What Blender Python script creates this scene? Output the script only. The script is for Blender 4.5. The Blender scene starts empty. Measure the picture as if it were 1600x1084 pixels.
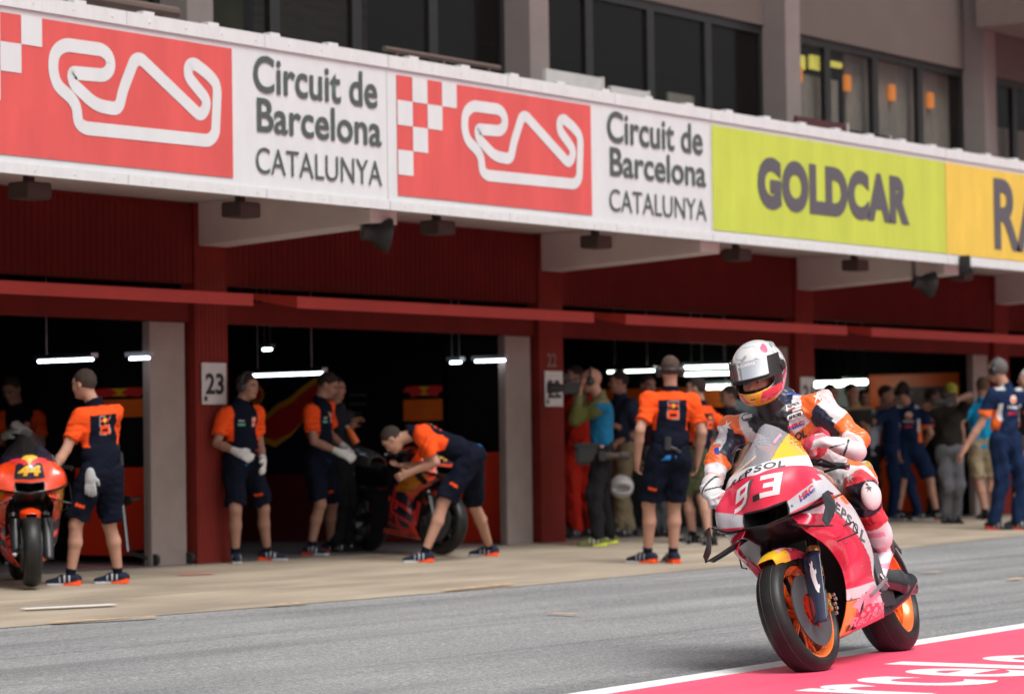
DEBUG = False
import bpy, bmesh, math, random
import numpy as np
from mathutils import Vector, Matrix
from mathutils.bvhtree import BVHTree
SC = bpy.context.scene; COL = SC.collection
rnd = random.Random(7)
# ---------------------------------------------------------------- measured camera
FPX = 4500.0; CXP, CYP = 800.0, 542.0
def _rc(px, py):
    v = np.array([px - CXP, -(py - CYP), -FPX]); return v / np.linalg.norm(v)
_vx = _rc(4000, 655); _up = np.cross(_vx, _rc(0, 715)); _up /= np.linalg.norm(_up)
if _up[1] < 0: _up = -_up
RW = np.array([_vx, np.cross(_up, _vx), _up])          # world = RW @ cam
CAM = np.array([0, 0, 1.127])
FACE = 16.55; YB = 7.12; KS = 0.02
def gz(y): return max(0.0, KS * (min(y, 16.5) - YB)) if y > YB else 0.0
def ray(px, py): return RW @ _rc(px, py)
def on(px, py, n, d):
    r = ray(px, py); n = np.array(n, float); return CAM + r * ((d - n @ CAM) / (n @ r))
def atY(px, py, Y): return on(px, py, (0, 1, 0), Y)
def atX(px, py, X): return on(px, py, (1, 0, 0), X)
def G(px, py): return on(px, py, (0, -KS, 1), -KS * YB)
def depth(P): return -(RW.T @ (np.array(P) - CAM))[2]
def atD(px, py, D):
    r = ray(px, py); rc = _rc(px, py); return CAM + r * (D / -rc[2])
CF = np.array([.815, .58, 0]); CF /= np.linalg.norm(CF); CR = np.array([CF[1], -CF[0], 0]); UP = np.array([0, 0, 1.])
def face_dir(deg):      # 0 faces the camera, +90 image right
    a = math.radians(deg); return -math.cos(a) * CF + math.sin(a) * CR
def nrm(v): v = np.array(v, float); return v / max(1e-9, np.linalg.norm(v))
# ---------------------------------------------------------------- objects
def tag(o, label=None, cat=None, group=None, kind=None):
    if label: o['label'] = label
    if cat: o['category'] = cat
    if group: o['group'] = group
    if kind: o['kind'] = kind
    return o
def thing(name, label, cat, loc=(0, 0, 0), group=None):
    o = bpy.data.objects.new(name, None); COL.objects.link(o); o.empty_display_size = .1
    o.location = [float(c) for c in loc]; bpy.context.view_layer.update()
    return tag(o, label, cat, group)
def link(name, me, m, parent=None):
    """mesh given in world space; stored relative to its parent"""
    if parent is not None:
        w = parent.location if parent.parent is None else parent.parent.location
        if parent.type == 'MESH' and parent.parent is None: w = parent.location
        me.transform(Matrix.Translation(-Vector(w)))
    o = bpy.data.objects.new(name, me); COL.objects.link(o)
    if m is not None:
        me.materials.clear()
        for x in (m if isinstance(m, (list, tuple)) else [m]): me.materials.append(x)
    if parent is not None:
        o.parent = parent
    return o
def np_mesh(V, Fq, smooth=True, col=None, tris=False):
    me = bpy.data.meshes.new('m'); V = np.asarray(V, np.float32); Fq = np.asarray(Fq, np.int32); k = Fq.shape[1]
    me.vertices.add(len(V)); me.vertices.foreach_set('co', V.ravel())
    me.loops.add(Fq.size); me.loops.foreach_set('vertex_index', Fq.ravel())
    me.polygons.add(len(Fq)); me.polygons.foreach_set('loop_start', np.arange(0, Fq.size, k, dtype=np.int32))
    me.polygons.foreach_set('loop_total', np.full(len(Fq), k, np.int32))
    me.polygons.foreach_set('use_smooth', np.full(len(Fq), smooth, bool))
    me.update(calc_edges=True)
    if col is not None: set_col(me, col)
    return me
def set_col(me, col):
    a = me.color_attributes.new('Col', 'FLOAT_COLOR', 'POINT')
    c = np.ones((len(me.vertices), 4), np.float32); c[:, :3] = col; a.data.foreach_set('color', c.ravel())
class MB:
    """collects shapes into one mesh"""
    def __init__(s): s.bm = bmesh.new()
    def box(s, x0, x1, y0, y1, z0, z1, bevel=0):
        b = bmesh.new(); r = bmesh.ops.create_cube(b, size=1)
        for v in b.verts: v.co = ((x0 + x1) / 2 + v.co.x * (x1 - x0), (y0 + y1) / 2 + v.co.y * (y1 - y0), (z0 + z1) / 2 + v.co.z * (z1 - z0))
        if bevel: bmesh.ops.bevel(b, geom=b.edges[:], offset=bevel, segments=2, affect='EDGES')
        s._add(b); return s
    def _add(s, b):
        me = bpy.data.meshes.new('t'); b.to_mesh(me); b.free(); s.bm.from_mesh(me); bpy.data.meshes.remove(me)
    def obox(s, c, ax, ay, az, hx, hy, hz, bevel=0):
        b = bmesh.new(); bmesh.ops.create_cube(b, size=2)
        c = Vector(c); ax = Vector(nrm(ax)); ay = Vector(nrm(ay)); az = Vector(nrm(az))
        if bevel:
            for v in b.verts: v.co = (v.co.x * hx, v.co.y * hy, v.co.z * hz)
            bmesh.ops.bevel(b, geom=b.edges[:], offset=bevel, segments=2, affect='EDGES')
            for v in b.verts: v.co = c + ax * v.co.x + ay * v.co.y + az * v.co.z
        else:
            for v in b.verts: v.co = c + ax * (v.co.x * hx) + ay * (v.co.y * hy) + az * (v.co.z * hz)
        s._add(b); return s
    def tube(s, pts, r, n=10, cap=True):
        pts = [Vector([float(q) for q in p]) for p in pts]; rr = r if isinstance(r, (list, tuple)) else [r] * len(pts)
        rings = []; pn = None
        for i, p in enumerate(pts):
            t = (pts[min(i + 1, len(pts) - 1)] - pts[max(i - 1, 0)]).normalized()
            if pn is None: pn = t.orthogonal().normalized()
            pn = (pn - t * pn.dot(t)).normalized(); bn = t.cross(pn)
            rings.append([s.bm.verts.new(p + (pn * math.cos(a) + bn * math.sin(a)) * rr[i]) for a in [2 * math.pi * j / n for j in range(n)]])
        for a, b in zip(rings, rings[1:]):
            for j in range(n): s.bm.faces.new((a[j], a[(j + 1) % n], b[(j + 1) % n], b[j]))
        if cap:
            s.bm.faces.new(rings[0][::-1]); s.bm.faces.new(rings[-1])
        return s
    def lathe(s, c, axis, prof, n=48, a0=0, a1=360):
        """prof: list of (along axis, radius)"""
        c = Vector([float(q) for q in c]); t = Vector(nrm(axis)); u = t.orthogonal().normalized(); w = t.cross(u)
        full = abs(a1 - a0) >= 360; m = n if full else n + 1
        rings = [[s.bm.verts.new(c + t * h + (u * math.cos(a) + w * math.sin(a)) * r) for a in [math.radians(a0 + (a1 - a0) * j / n) for j in range(m)]] for h, r in prof]
        for a, b in zip(rings, rings[1:]):
            for j in range(n): s.bm.faces.new((a[j], a[(j + 1) % m], b[(j + 1) % m], b[j]))
        return s
    def quad(s, *p):
        s.bm.faces.new([s.bm.verts.new([float(c) for c in q]) for q in p]); return s
    def prism(s, pts, d):
        d = Vector([float(q) for q in d]); a = [s.bm.verts.new([float(c) for c in q]) for q in pts]; b = [s.bm.verts.new(v.co + d) for v in a]
        s.bm.faces.new(a); s.bm.faces.new(b[::-1])
        for i in range(len(a)): s.bm.faces.new((a[i], b[i], b[(i + 1) % len(a)], a[(i + 1) % len(a)]))
        return s
    def mesh(s, smooth=False, angle=None):
        bmesh.ops.recalc_face_normals(s.bm, faces=s.bm.faces[:])
        me = bpy.data.meshes.new('m'); s.bm.to_mesh(me); s.bm.free()
        if smooth:
            me.polygons.foreach_set('use_smooth', [True] * len(me.polygons))
            if angle: me.set_sharp_from_angle(angle=math.radians(angle))
        return me
    def build(s, name, m, parent=None, smooth=False, angle=40): return link(name, s.mesh(smooth, angle), m, parent)
# ---------------------------------------------------------------- materials
def _mat(name):
    m = bpy.data.materials.new(name); m.use_nodes = True; nt = m.node_tree; return m, nt, nt.nodes['Principled BSDF']
def N(nt, t, **kw):
    n = nt.nodes.new(t)
    for k, v in kw.items():
        if k in n.inputs: n.inputs[k].default_value = v
        else: setattr(n, k, v)
    return n
def mat(name, c, rough=.5, metal=0, var=.08, scale=6, bump=0, bscale=60, coat=0, spec=.5, stretch=(1, 1, 1)):
    m, nt, b = _mat(name); b.inputs['Roughness'].default_value = rough; b.inputs['Metallic'].default_value = metal
    b.inputs['Coat Weight'].default_value = coat; b.inputs['Specular IOR Level'].default_value = spec; b.inputs['Coat Roughness'].default_value = .05
    tc = N(nt, 'ShaderNodeTexCoord'); mp = N(nt, 'ShaderNodeMapping'); mp.inputs['Scale'].default_value = stretch; nt.links.new(tc.outputs['Object'], mp.inputs[0])
    nz = N(nt, 'ShaderNodeTexNoise', Scale=scale, Detail=5.0, Roughness=.6); nt.links.new(mp.outputs[0], nz.inputs['Vector'])
    r = N(nt, 'ShaderNodeValToRGB'); nt.links.new(nz.outputs['Fac'], r.inputs[0])
    r.color_ramp.elements[0].position = .3; r.color_ramp.elements[1].position = .7
    r.color_ramp.elements[0].color = [max(0, x * (1 - var)) for x in c] + [1]; r.color_ramp.elements[1].color = [min(1, x * (1 + var)) for x in c] + [1]
    nt.links.new(r.outputs[0], b.inputs['Base Color'])
    if bump:
        n2 = N(nt, 'ShaderNodeTexNoise', Scale=bscale, Detail=4.0); nt.links.new(mp.outputs[0], n2.inputs['Vector'])
        bp = N(nt, 'ShaderNodeBump', Strength=bump, Distance=.01); nt.links.new(n2.outputs['Fac'], bp.inputs['Height']); nt.links.new(bp.outputs[0], b.inputs['Normal'])
    return m
def mat_vc(name, rough=.5, coat=0, bump=0, bscale=200, sheen=0, metal=0, spec=.5):
    m, nt, b = _mat(name); a = N(nt, 'ShaderNodeAttribute', attribute_name='Col')
    b.inputs['Roughness'].default_value = rough; b.inputs['Coat Weight'].default_value = coat; b.inputs['Sheen Weight'].default_value = sheen
    b.inputs['Coat Roughness'].default_value = .05; b.inputs['Metallic'].default_value = metal; b.inputs['Specular IOR Level'].default_value = spec
    tc = N(nt, 'ShaderNodeTexCoord'); nz = N(nt, 'ShaderNodeTexNoise', Scale=25.0, Detail=4.0); nt.links.new(tc.outputs['Object'], nz.inputs['Vector'])
    mr = N(nt, 'ShaderNodeMapRange'); mr.inputs[3].default_value = .88; mr.inputs[4].default_value = 1.1; nt.links.new(nz.outputs['Fac'], mr.inputs[0])
    mx = N(nt, 'ShaderNodeVectorMath', operation='SCALE'); nt.links.new(a.outputs['Color'], mx.inputs[0]); nt.links.new(mr.outputs[0], mx.inputs['Scale'])
    nt.links.new(mx.outputs[0], b.inputs['Base Color'])
    if bump:
        n2 = N(nt, 'ShaderNodeTexNoise', Scale=float(bscale), Detail=3.0); nt.links.new(tc.outputs['Object'], n2.inputs['Vector'])
        bp = N(nt, 'ShaderNodeBump', Strength=bump, Distance=.004); nt.links.new(n2.outputs['Fac'], bp.inputs['Height']); nt.links.new(bp.outputs[0], b.inputs['Normal'])
    return m
def emis(name, c, s):
    m, nt, b = _mat(name); b.inputs['Emission Color'].default_value = (*c, 1); b.inputs['Emission Strength'].default_value = s; b.inputs['Base Color'].default_value = (*c, 1); return m
def glass(name, tint=(.9, .93, .95), alpha=.3, rough=.03):
    m, nt, b = _mat(name); b.inputs['Base Color'].default_value = (*tint, 1); b.inputs['Roughness'].default_value = rough
    out = nt.nodes['Material Output']; tr = N(nt, 'ShaderNodeBsdfTransparent'); mx = N(nt, 'ShaderNodeMixShader'); mx.inputs[0].default_value = alpha
    nt.links.new(tr.outputs[0], mx.inputs[1]); nt.links.new(b.outputs[0], mx.inputs[2]); nt.links.new(mx.outputs[0], out.inputs[0]); return m
# ---------------------------------------------------------------- lettering
def text_mesh(s, bold=0, shear=0, space=1):
    cu = bpy.data.curves.new('t', 'FONT'); cu.body = s; cu.offset = bold; cu.shear = shear; cu.space_character = space; cu.resolution_u = 5
    o = bpy.data.objects.new('t', cu); COL.objects.link(o); bpy.context.view_layer.update()
    me = bpy.data.meshes.new_from_object(o.evaluated_get(bpy.context.evaluated_depsgraph_get())); bpy.data.objects.remove(o); bpy.data.curves.remove(cu)
    n = len(me.vertices); V = np.zeros(n * 3, np.float32); me.vertices.foreach_get('co', V); V = V.reshape(-1, 3)
    lo = V.min(0); hi = V.max(0); V = (V - lo) / np.maximum(hi - lo, 1e-6); V[:, 2] = 0
    return me, V
def put_flat(me, V, O, U, W, off=(0, 0, 0)):
    """unit-box coordinates onto origin O with edge vectors U, W"""
    P = np.array(O)[None] + V[:, :1] * np.array(U)[None] + V[:, 1:2] * np.array(W)[None] + np.array(off)[None]
    me.vertices.foreach_set('co', P.astype(np.float32).ravel()); me.update(); return me
def sign_text(s, O, U, W, m, parent, name='lettering', bold=0, shear=0, space=1):
    me, V = text_mesh(s, bold, shear, space); put_flat(me, V, O, U, W); return link(name, me, m, parent)
# ---------------------------------------------------------------- distance-field modelling
class Sdf:
    def __init__(s, h): s.h = h; s.p = []
    def _push(s, f, lo, hi, op, k): s.p.append((f, np.array(lo, float), np.array(hi, float), op, k)); return s
    def cone(s, a, b, ra, rb, k=.02, side=None, q=1., clips=(), op='u'):
        """round cone a-b; q<1 flattens it across the direction `side`"""
        a = np.array(a, float); b = np.array(b, float); R = max(ra, rb) * max(1, q)
        ab = b - a; L2 = max(ab @ ab, 1e-9); sd = None if side is None else nrm(side)
        def f(P):
            if sd is not None:
                t0 = ((P - a) @ sd)[..., None]; # remove offset then compress
                e = a @ sd; tt = np.clip(((P - a) @ ab) / L2, 0, 1); cl = tt * (ab @ sd)
                dd = (P - a) @ sd - cl; P = P + (dd * (1 / q - 1))[..., None] * sd
            w = P - a; t = np.clip((w @ ab) / L2, 0, 1); w = w - t[..., None] * ab
            d = np.sqrt((w * w).sum(-1)) - (ra + t * (rb - ra))
            if sd is not None and q < 1: d = d * (.5 + .5 * q)
            for (c, n) in clips: d = np.maximum(d, (P - np.array(c)) @ nrm(n))
            return d
        return s._push(f, np.minimum(a, b) - R, np.maximum(a, b) + R, op, k)
    def ell(s, c, r, A=None, k=.02, op='u', clips=()):
        c = np.array(c, float); r = np.array(r, float); A = np.eye(3) if A is None else np.array(A, float); R = r.max()
        def f(P):
            w = (P - c) @ A.T; k0 = np.sqrt(((w / r) ** 2).sum(-1)); k1 = np.sqrt(((w / r ** 2) ** 2).sum(-1)) + 1e-9
            d = k0 * (k0 - 1) / k1
            for (cc, n) in clips: d = np.maximum(d, (P - np.array(cc)) @ nrm(n))
            return d
        return s._push(f, c - R, c + R, op, k)
    def box(s, c, hb, A=None, rd=.01, k=.01, op='u'):
        c = np.array(c, float); hb = np.array(hb, float) - rd; A = np.eye(3) if A is None else np.array(A, float); R = np.linalg.norm(hb) + rd
        def f(P):
            w = np.abs((P - c) @ A.T) - hb; return np.sqrt((np.maximum(w, 0) ** 2).sum(-1)) + np.minimum(w.max(-1), 0) - rd
        return s._push(f, c - R, c + R, op, k)
    def fn(s, f, lo, hi, op='u', k=.01): return s._push(f, lo, hi, op, k)
    def mesh(s, col=None, wrinkle=None, smooth=1):
        h = s.h; U = [p for p in s.p if p[3] == 'u']
        lo = np.min([p[1] for p in U], 0) - 3 * h; hi = np.max([p[2] for p in U], 0) + 3 * h
        n = np.ceil((hi - lo) / h).astype(int) + 1; V = np.full(n, .5, np.float32)
        ax = [lo[i] + h * np.arange(n[i]) for i in range(3)]
        for f, a, b, op, k in s.p:
            m = max(k, 0) + 2.5 * h; i0 = np.clip(np.floor((a - m - lo) / h).astype(int), 0, n); i1 = np.clip(np.ceil((b + m - lo) / h).astype(int) + 1, 0, n)
            if (i1 <= i0).any(): continue
            sl = tuple(slice(i0[j], i1[j]) for j in range(3))
            P = np.stack(np.meshgrid(*[ax[j][sl[j]] for j in range(3)], indexing='ij'), -1)
            d = f(P).astype(np.float32); v = V[sl]
            if op == 'u':
                if k > 0: hh = np.clip(.5 + .5 * (v - d) / k, 0, 1); V[sl] = v * (1 - hh) + d * hh - k * hh * (1 - hh)
                else: V[sl] = np.minimum(v, d)
            else:
                if k > 0: hh = np.clip(.5 - .5 * (v + d) / k, 0, 1); V[sl] = v * (1 - hh) - d * hh + k * hh * (1 - hh)
                else: V[sl] = np.maximum(v, -d)
        if wrinkle:
            P = np.stack(np.meshgrid(*ax, indexing='ij'), -1); V += wrinkle(P).astype(np.float32)
        P, Q = nets(V, lo, h)
        if smooth and len(Q):
            for _ in range(smooth):
                acc = np.zeros_like(P); cnt = np.zeros(len(P))
                for a, b in ((0, 1), (1, 2), (2, 3), (3, 0)):
                    for x, y in ((a, b), (b, a)):
                        for c in range(3): acc[:, c] += np.bincount(Q[:, x], P[Q[:, y], c], len(P))
                        cnt += np.bincount(Q[:, x], minlength=len(P))
                P = P * .5 + .5 * acc / np.maximum(cnt, 1)[:, None]
        return np_mesh(P, Q, True, None if col is None else col(P))
def nets(V, lo, h):
    S = V < 0; nx, ny, nz = V.shape; cs = (nx - 1, ny - 1, nz - 1); sz = cs[0] * cs[1] * cs[2]
    acc = np.zeros((sz, 3)); cnt = np.zeros(sz); quads = []
    for ax in range(3):
        A = [slice(None)] * 3; B = [slice(None)] * 3; A[ax] = slice(0, -1); B[ax] = slice(1, None)
        X = S[tuple(A)] != S[tuple(B)]; idx = np.argwhere(X)
        o1, o2 = [(1, 2), (2, 0), (0, 1)][ax]
        ok = (idx[:, o1] > 0) & (idx[:, o2] > 0) & (idx[:, o1] < V.shape[o1] - 1) & (idx[:, o2] < V.shape[o2] - 1); idx = idx[ok]
        if not len(idx): continue
        v0 = V[tuple(idx.T)]; e = idx.copy(); e[:, ax] += 1; v1 = V[tuple(e.T)]
        p = idx.astype(float); p[:, ax] += v0 / (v0 - v1)
        cells = []
        for d1, d2 in ((1, 1), (0, 1), (0, 0), (1, 0)):
            c = idx.copy(); c[:, o1] -= d1; c[:, o2] -= d2
            fl = (c[:, 0] * cs[1] + c[:, 1]) * cs[2] + c[:, 2]; cells.append(fl)
            for q in range(3): acc[:, q] += np.bincount(fl, p[:, q], sz)
            cnt += np.bincount(fl, minlength=sz)
        qd = np.stack(cells, 1); flip = v0 > v1; qd[flip] = qd[flip][:, ::-1]; quads.append(qd)
    if not quads: return np.zeros((0, 3)), np.zeros((0, 4), int)
    Q = np.concatenate(quads); use = cnt > 0; mp = np.cumsum(use) - 1
    return lo + h * acc[use] / cnt[use][:, None], mp[Q]
def waves(amp, freq, seed=0):
    r = np.random.RandomState(seed); D = r.randn(5, 3); D /= np.linalg.norm(D, axis=1)[:, None]; ph = r.rand(5) * 6
    def f(P):
        o = 0; w = P + .03 * np.sin(P[..., [1, 2, 0]] * freq * .35 + ph[0])
        for i in range(5): o = o + np.sin((w @ D[i]) * freq * (1 + .3 * i) + ph[i])
        return o * amp / 5
    return f
# ================================================================ setting
def road_mat():
    m, nt, b = _mat('asphalt'); tc = N(nt, 'ShaderNodeTexCoord'); L = nt.links
    def noise(sc, stretch, det=4, rot=0):
        mp = N(nt, 'ShaderNodeMapping'); mp.inputs['Scale'].default_value = stretch; mp.inputs['Rotation'].default_value[2] = math.radians(rot); L.new(tc.outputs['Object'], mp.inputs[0])
        n = N(nt, 'ShaderNodeTexNoise', Scale=float(sc), Detail=float(det), Roughness=.6); L.new(mp.outputs[0], n.inputs['Vector']); return n.outputs['Fac']
    def ramp(f, a, b_, c0, c1):
        r = N(nt, 'ShaderNodeValToRGB'); L.new(f, r.inputs[0]); r.color_ramp.elements[0].position = a; r.color_ramp.elements[1].position = b_
        r.color_ramp.elements[0].color = (*c0, 1); r.color_ramp.elements[1].color = (*c1, 1); return r.outputs[0]
    def mul(x, y):
        q = N(nt, 'ShaderNodeMix', data_type='RGBA', blend_type='MULTIPLY'); q.inputs[0].default_value = 1; L.new(x, q.inputs[6]); L.new(y, q.inputs[7]); return q.outputs[2]
    c = ramp(noise(150, (1, 1, 1), 4), .36, .64, (.125, .128, .126), (.43, .432, .42))
    c = mul(c, ramp(noise(45, (1, 1, 1), 6), .36, .62, (.60, .60, .61), (1.22, 1.22, 1.21)))
    c = mul(c, ramp(noise(1.0, (.10, 1.6, 1), 5, 3), .40, .56, (.74, .74, .76), (1, 1, 1)))
    c = mul(c, ramp(noise(1.6, (.06, 2.6, 1), 3, -6), .36, .46, (.80, .80, .82), (1, 1, 1)))
    c = mul(c, ramp(noise(.7, (.6, .6, 1), 3), .35, .65, (.88, .88, .9), (1.06, 1.06, 1.05)))
    L.new(c, b.inputs['Base Color']); b.inputs['Roughness'].default_value = .8
    bp = N(nt, 'ShaderNodeBump', Strength=.6, Distance=.004); L.new(noise(150, (1, 1, 1), 4), bp.inputs['Height']); L.new(bp.outputs[0], b.inputs['Normal']); return m
def conc_mat():
    m, nt, b = _mat('apron_concrete'); tc = N(nt, 'ShaderNodeTexCoord'); L = nt.links
    mp = N(nt, 'ShaderNodeMapping'); mp.inputs['Scale'].default_value = (.45, 1.3, 1); L.new(tc.outputs['Object'], mp.inputs[0])
    n1 = N(nt, 'ShaderNodeTexNoise', Scale=1.6, Detail=6.0); L.new(mp.outputs[0], n1.inputs['Vector'])
    r = N(nt, 'ShaderNodeValToRGB'); L.new(n1.outputs['Fac'], r.inputs[0]); e = r.color_ramp.elements
    e[0].position = .28; e[0].color = (.25, .205, .155, 1); e[1].position = .68; e[1].color = (.43, .36, .27, 1)
    n2 = N(nt, 'ShaderNodeTexNoise', Scale=120.0, Detail=3.0); L.new(tc.outputs['Object'], n2.inputs['Vector'])
    r2 = N(nt, 'ShaderNodeValToRGB'); L.new(n2.outputs['Fac'], r2.inputs[0]); r2.color_ramp.elements[0].position = .3; r2.color_ramp.elements[0].color = (.8, .8, .8, 1); r2.color_ramp.elements[1].position = .7; r2.color_ramp.elements[1].color = (1.1, 1.1, 1.1, 1)
    q = N(nt, 'ShaderNodeMix', data_type='RGBA', blend_type='MULTIPLY'); q.inputs[0].default_value = 1; L.new(r.outputs[0], q.inputs[6]); L.new(r2.outputs[0], q.inputs[7]); L.new(q.outputs[2], b.inputs['Base Color'])
    b.inputs['Roughness'].default_value = .75; return m
M = {}
M['asphalt'] = road_mat(); M['conc'] = conc_mat()
M['floor'] = mat('garage_floor_paint', (.20, .20, .205), .3, var=.15, scale=2)
M['white_paint'] = mat('white_road_paint', (.74, .75, .74), .6, var=.12, scale=30)
M['pink'] = mat('red_road_paint', (.80, .085, .165), .55, var=.11, scale=4, stretch=(.25, 1.4, 1))
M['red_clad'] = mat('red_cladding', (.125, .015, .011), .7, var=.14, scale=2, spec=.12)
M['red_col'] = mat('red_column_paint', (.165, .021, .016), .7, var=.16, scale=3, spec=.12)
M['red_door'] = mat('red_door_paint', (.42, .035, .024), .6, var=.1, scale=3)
M['grey_conc'] = mat('grey_brown_concrete', (.25, .20, .18), .8, var=.10, scale=4, bump=.15, bscale=40)
M['upper_conc'] = mat('upper_wall_concrete', (.088, .070, .060), .8, var=.08, scale=1.2)
M['up_col'] = mat('upper_column_concrete', (.165, .138, .130), .8, var=.07, scale=3)
M['soffit'] = mat('canopy_concrete', (.56, .54, .51), .8, var=.10, scale=2)
M['black_frame'] = mat('black_window_frame', (.012, .012, .012), .4)
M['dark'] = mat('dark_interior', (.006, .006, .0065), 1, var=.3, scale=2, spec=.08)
M['darkbox'] = mat('dark_brown_metal', (.05, .035, .03), .6)
M['black'] = mat('matt_black', (.015, .015, .016), .5, var=.2)
M['navy'] = mat('navy_panel', (.009, .010, .024), .8, spec=.15)
M['cab_red'] = mat('red_cabinet_panel', (.82, .045, .012), .45, var=.04)
M['cab_dark'] = mat('black_cabinet_panel', (.006, .006, .007), .9, spec=.12)
M['frame_white'] = mat('white_fascia_frame', (.575, .61, .605), .5, var=.06, scale=5, stretch=(3, 1, 1))
M['sign_white'] = mat('white_sign_vinyl', (.585, .625, .625), .45, var=.04, scale=3, stretch=(2, 1, .6))
M['sign_red'] = mat('coral_red_sign_vinyl', (.58, .085, .078), .45, var=.10, scale=2, stretch=(2, 1, .5))
M['sign_dark'] = mat('grey_green_lettering', (.062, .085, .078), .5, var=.03)
M['sign_green'] = mat('lime_sign_vinyl', (.46, .55, .065), .45, var=.09, scale=2, stretch=(2, 1, .5))
M['sign_grey'] = mat('grey_lettering', (.085, .085, .095), .5, var=.03)
M['sign_yellow'] = mat('yellow_sign_vinyl', (.68, .48, .068), .45, var=.09, scale=2, stretch=(2, 1, .5))
M['plate'] = mat('number_plate_metal', (.50, .49, .47), .5, var=.08, scale=10)
M['orange'] = mat('orange_panel', (.75, .14, .012), .4)
M['tube'] = emis('fluorescent_tube', (.78, .90, 1.0), 7)
M['tube2'] = emis('greenish_tube', (.85, 1.0, .88), 6)
M['ylamp'] = emis('yellow_lamp', (.80, .72, .12), .75)
M['olamp'] = emis('orange_lamp', (.85, .28, .04), .6)
M['chrome'] = mat('bright_metal', (.6, .6, .6), .25, metal=1, var=.05)
M['steel'] = mat('dull_metal', (.3, .3, .31), .4, metal=1, var=.1)
M['rubber'] = mat('wheel_rubber', (.018, .018, .019), .55, var=.25, scale=12)

def sheet(name, pts, m, dz=0):
    b = MB(); vs = [(x, y, gz(y) + dz) for x, y in pts]; b.quad(*vs); o = b.build(name, m); tag(o, kind='structure'); return o
def big_ground():
    b = MB(); ys = [-3000, -60, YB, 16.5, 40, 3000]
    for y0, y1 in zip(ys, ys[1:]): b.quad((-3000, y0, gz(y0)), (3000, y0, gz(y0)), (3000, y1, gz(y1)), (-3000, y1, gz(y1)))
    return tag(b.build('road', M['asphalt']), kind='structure')
big_ground()
# concrete apron (one side curves a little as in the picture)
e = [(-60, 12.45), (12.3, 12.50), (17.5, 12.46), (22, 12.75), (27.7, 13.42), (34, 14.1), (60, 15.9)]
b = MB()
for (x0, y0), (x1, y1) in zip(e, e[1:]): b.quad((x0, y0, gz(y0) + .004), (x1, y1, gz(y1) + .004), (x1, 16.5, gz(16.5) + .004), (x0, 16.5, gz(16.5) + .004))
tag(b.build('pavement', M['conc']), kind='structure')
b = MB(); zf = gz(16.5)
b.quad((-20, 16.5, zf + .008), (80, 16.5, zf + .008), (80, 25, zf + .008), (-20, 25, zf + .008)); tag(b.build('garage_floor', M['floor']), kind='structure')
# painted strip: white line then pink-red run-off
def lineY(x, o=0): return 7.42 + (x - 10.97) * (.28 / 5.24) + o
b = MB()
for x0, x1 in ((-10, 14), (14, 60)): b.quad((x0, lineY(x0, -.30), gz(0) + .0), (x1, lineY(x1, -.30), gz(lineY(x1, -.30))), (x1, lineY(x1, 0), gz(lineY(x1))), (x0, lineY(x0, 0), gz(lineY(x0))))
me = b.mesh(); me.transform(Matrix.Translation((0, 0, .012)))
tag(link('white_line', me, M['white_paint']), kind='structure')
b = MB()
def pz(x): return gz(lineY(x, -.08))
for x0, x1 in ((-10, 14), (14, 60)): b.quad((x0, -9, 0.006), (x1, -9, 0.006), (x1, lineY(x1, -.19), pz(x1) + .016), (x0, lineY(x0, -.19), pz(x0) + .016))
tag(b.build('painted_strip', M['pink']), kind='structure')
# word painted on the strip, reading along the lane
GL = []
def glyph(ch, p_bl, w, h, sk=0):
    me, V = text_mesh(ch, .02); P = np.zeros_like(V); P[:, 0] = p_bl[0] + V[:, 0] * w + V[:, 1] * sk; P[:, 1] = p_bl[1] + V[:, 1] * h; P[:, 2] = .024
    me.vertices.foreach_set('co', P.astype(np.float32).ravel()); return me
def word_marking():
    bm = bmesh.new()
    for ch, (x, y), w, h in WORD:
        me = glyph(ch, (x, y), w, h); bm.from_mesh(me); bpy.data.meshes.remove(me)
    me = bpy.data.meshes.new('m'); bm.to_mesh(me); bm.free(); return tag(link('painted_word', me, M['white_paint']), kind='structure')
G0 = lambda x, y: on(x, y, (0, 0, 1), .024); r0 = G0(1262, 1078); r1 = G0(1463, 1082); XH = abs(r1[1] - r0[1])
WORD = []
SK = (r0[0] - r1[0]); base = r1[1]
for ch, (pxa, ya), (pxb, yb), hh in (('r', (1300, 1081), (1335, 1067.5), 1.12), ('c', (1450, 1070.5), (1420, 1057), 1.15), ('e', (1520, 1056.5), (1500, 1043), 1.15), ('l', (1500, 1041), (1500, 1035.5), 1.62), ('o', (1600, 1034), (1600, 1021.5), 1.15), ('n', (1640, 1018), (1640, 1006), 1.1)):
    xa = G0(pxa, ya)[0]; xb = G0(pxb, yb)[0]; WORD.append((ch, (xa, base + .05 * (xa - r1[0])), xb - xa, XH * hh))
word_marking()
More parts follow.
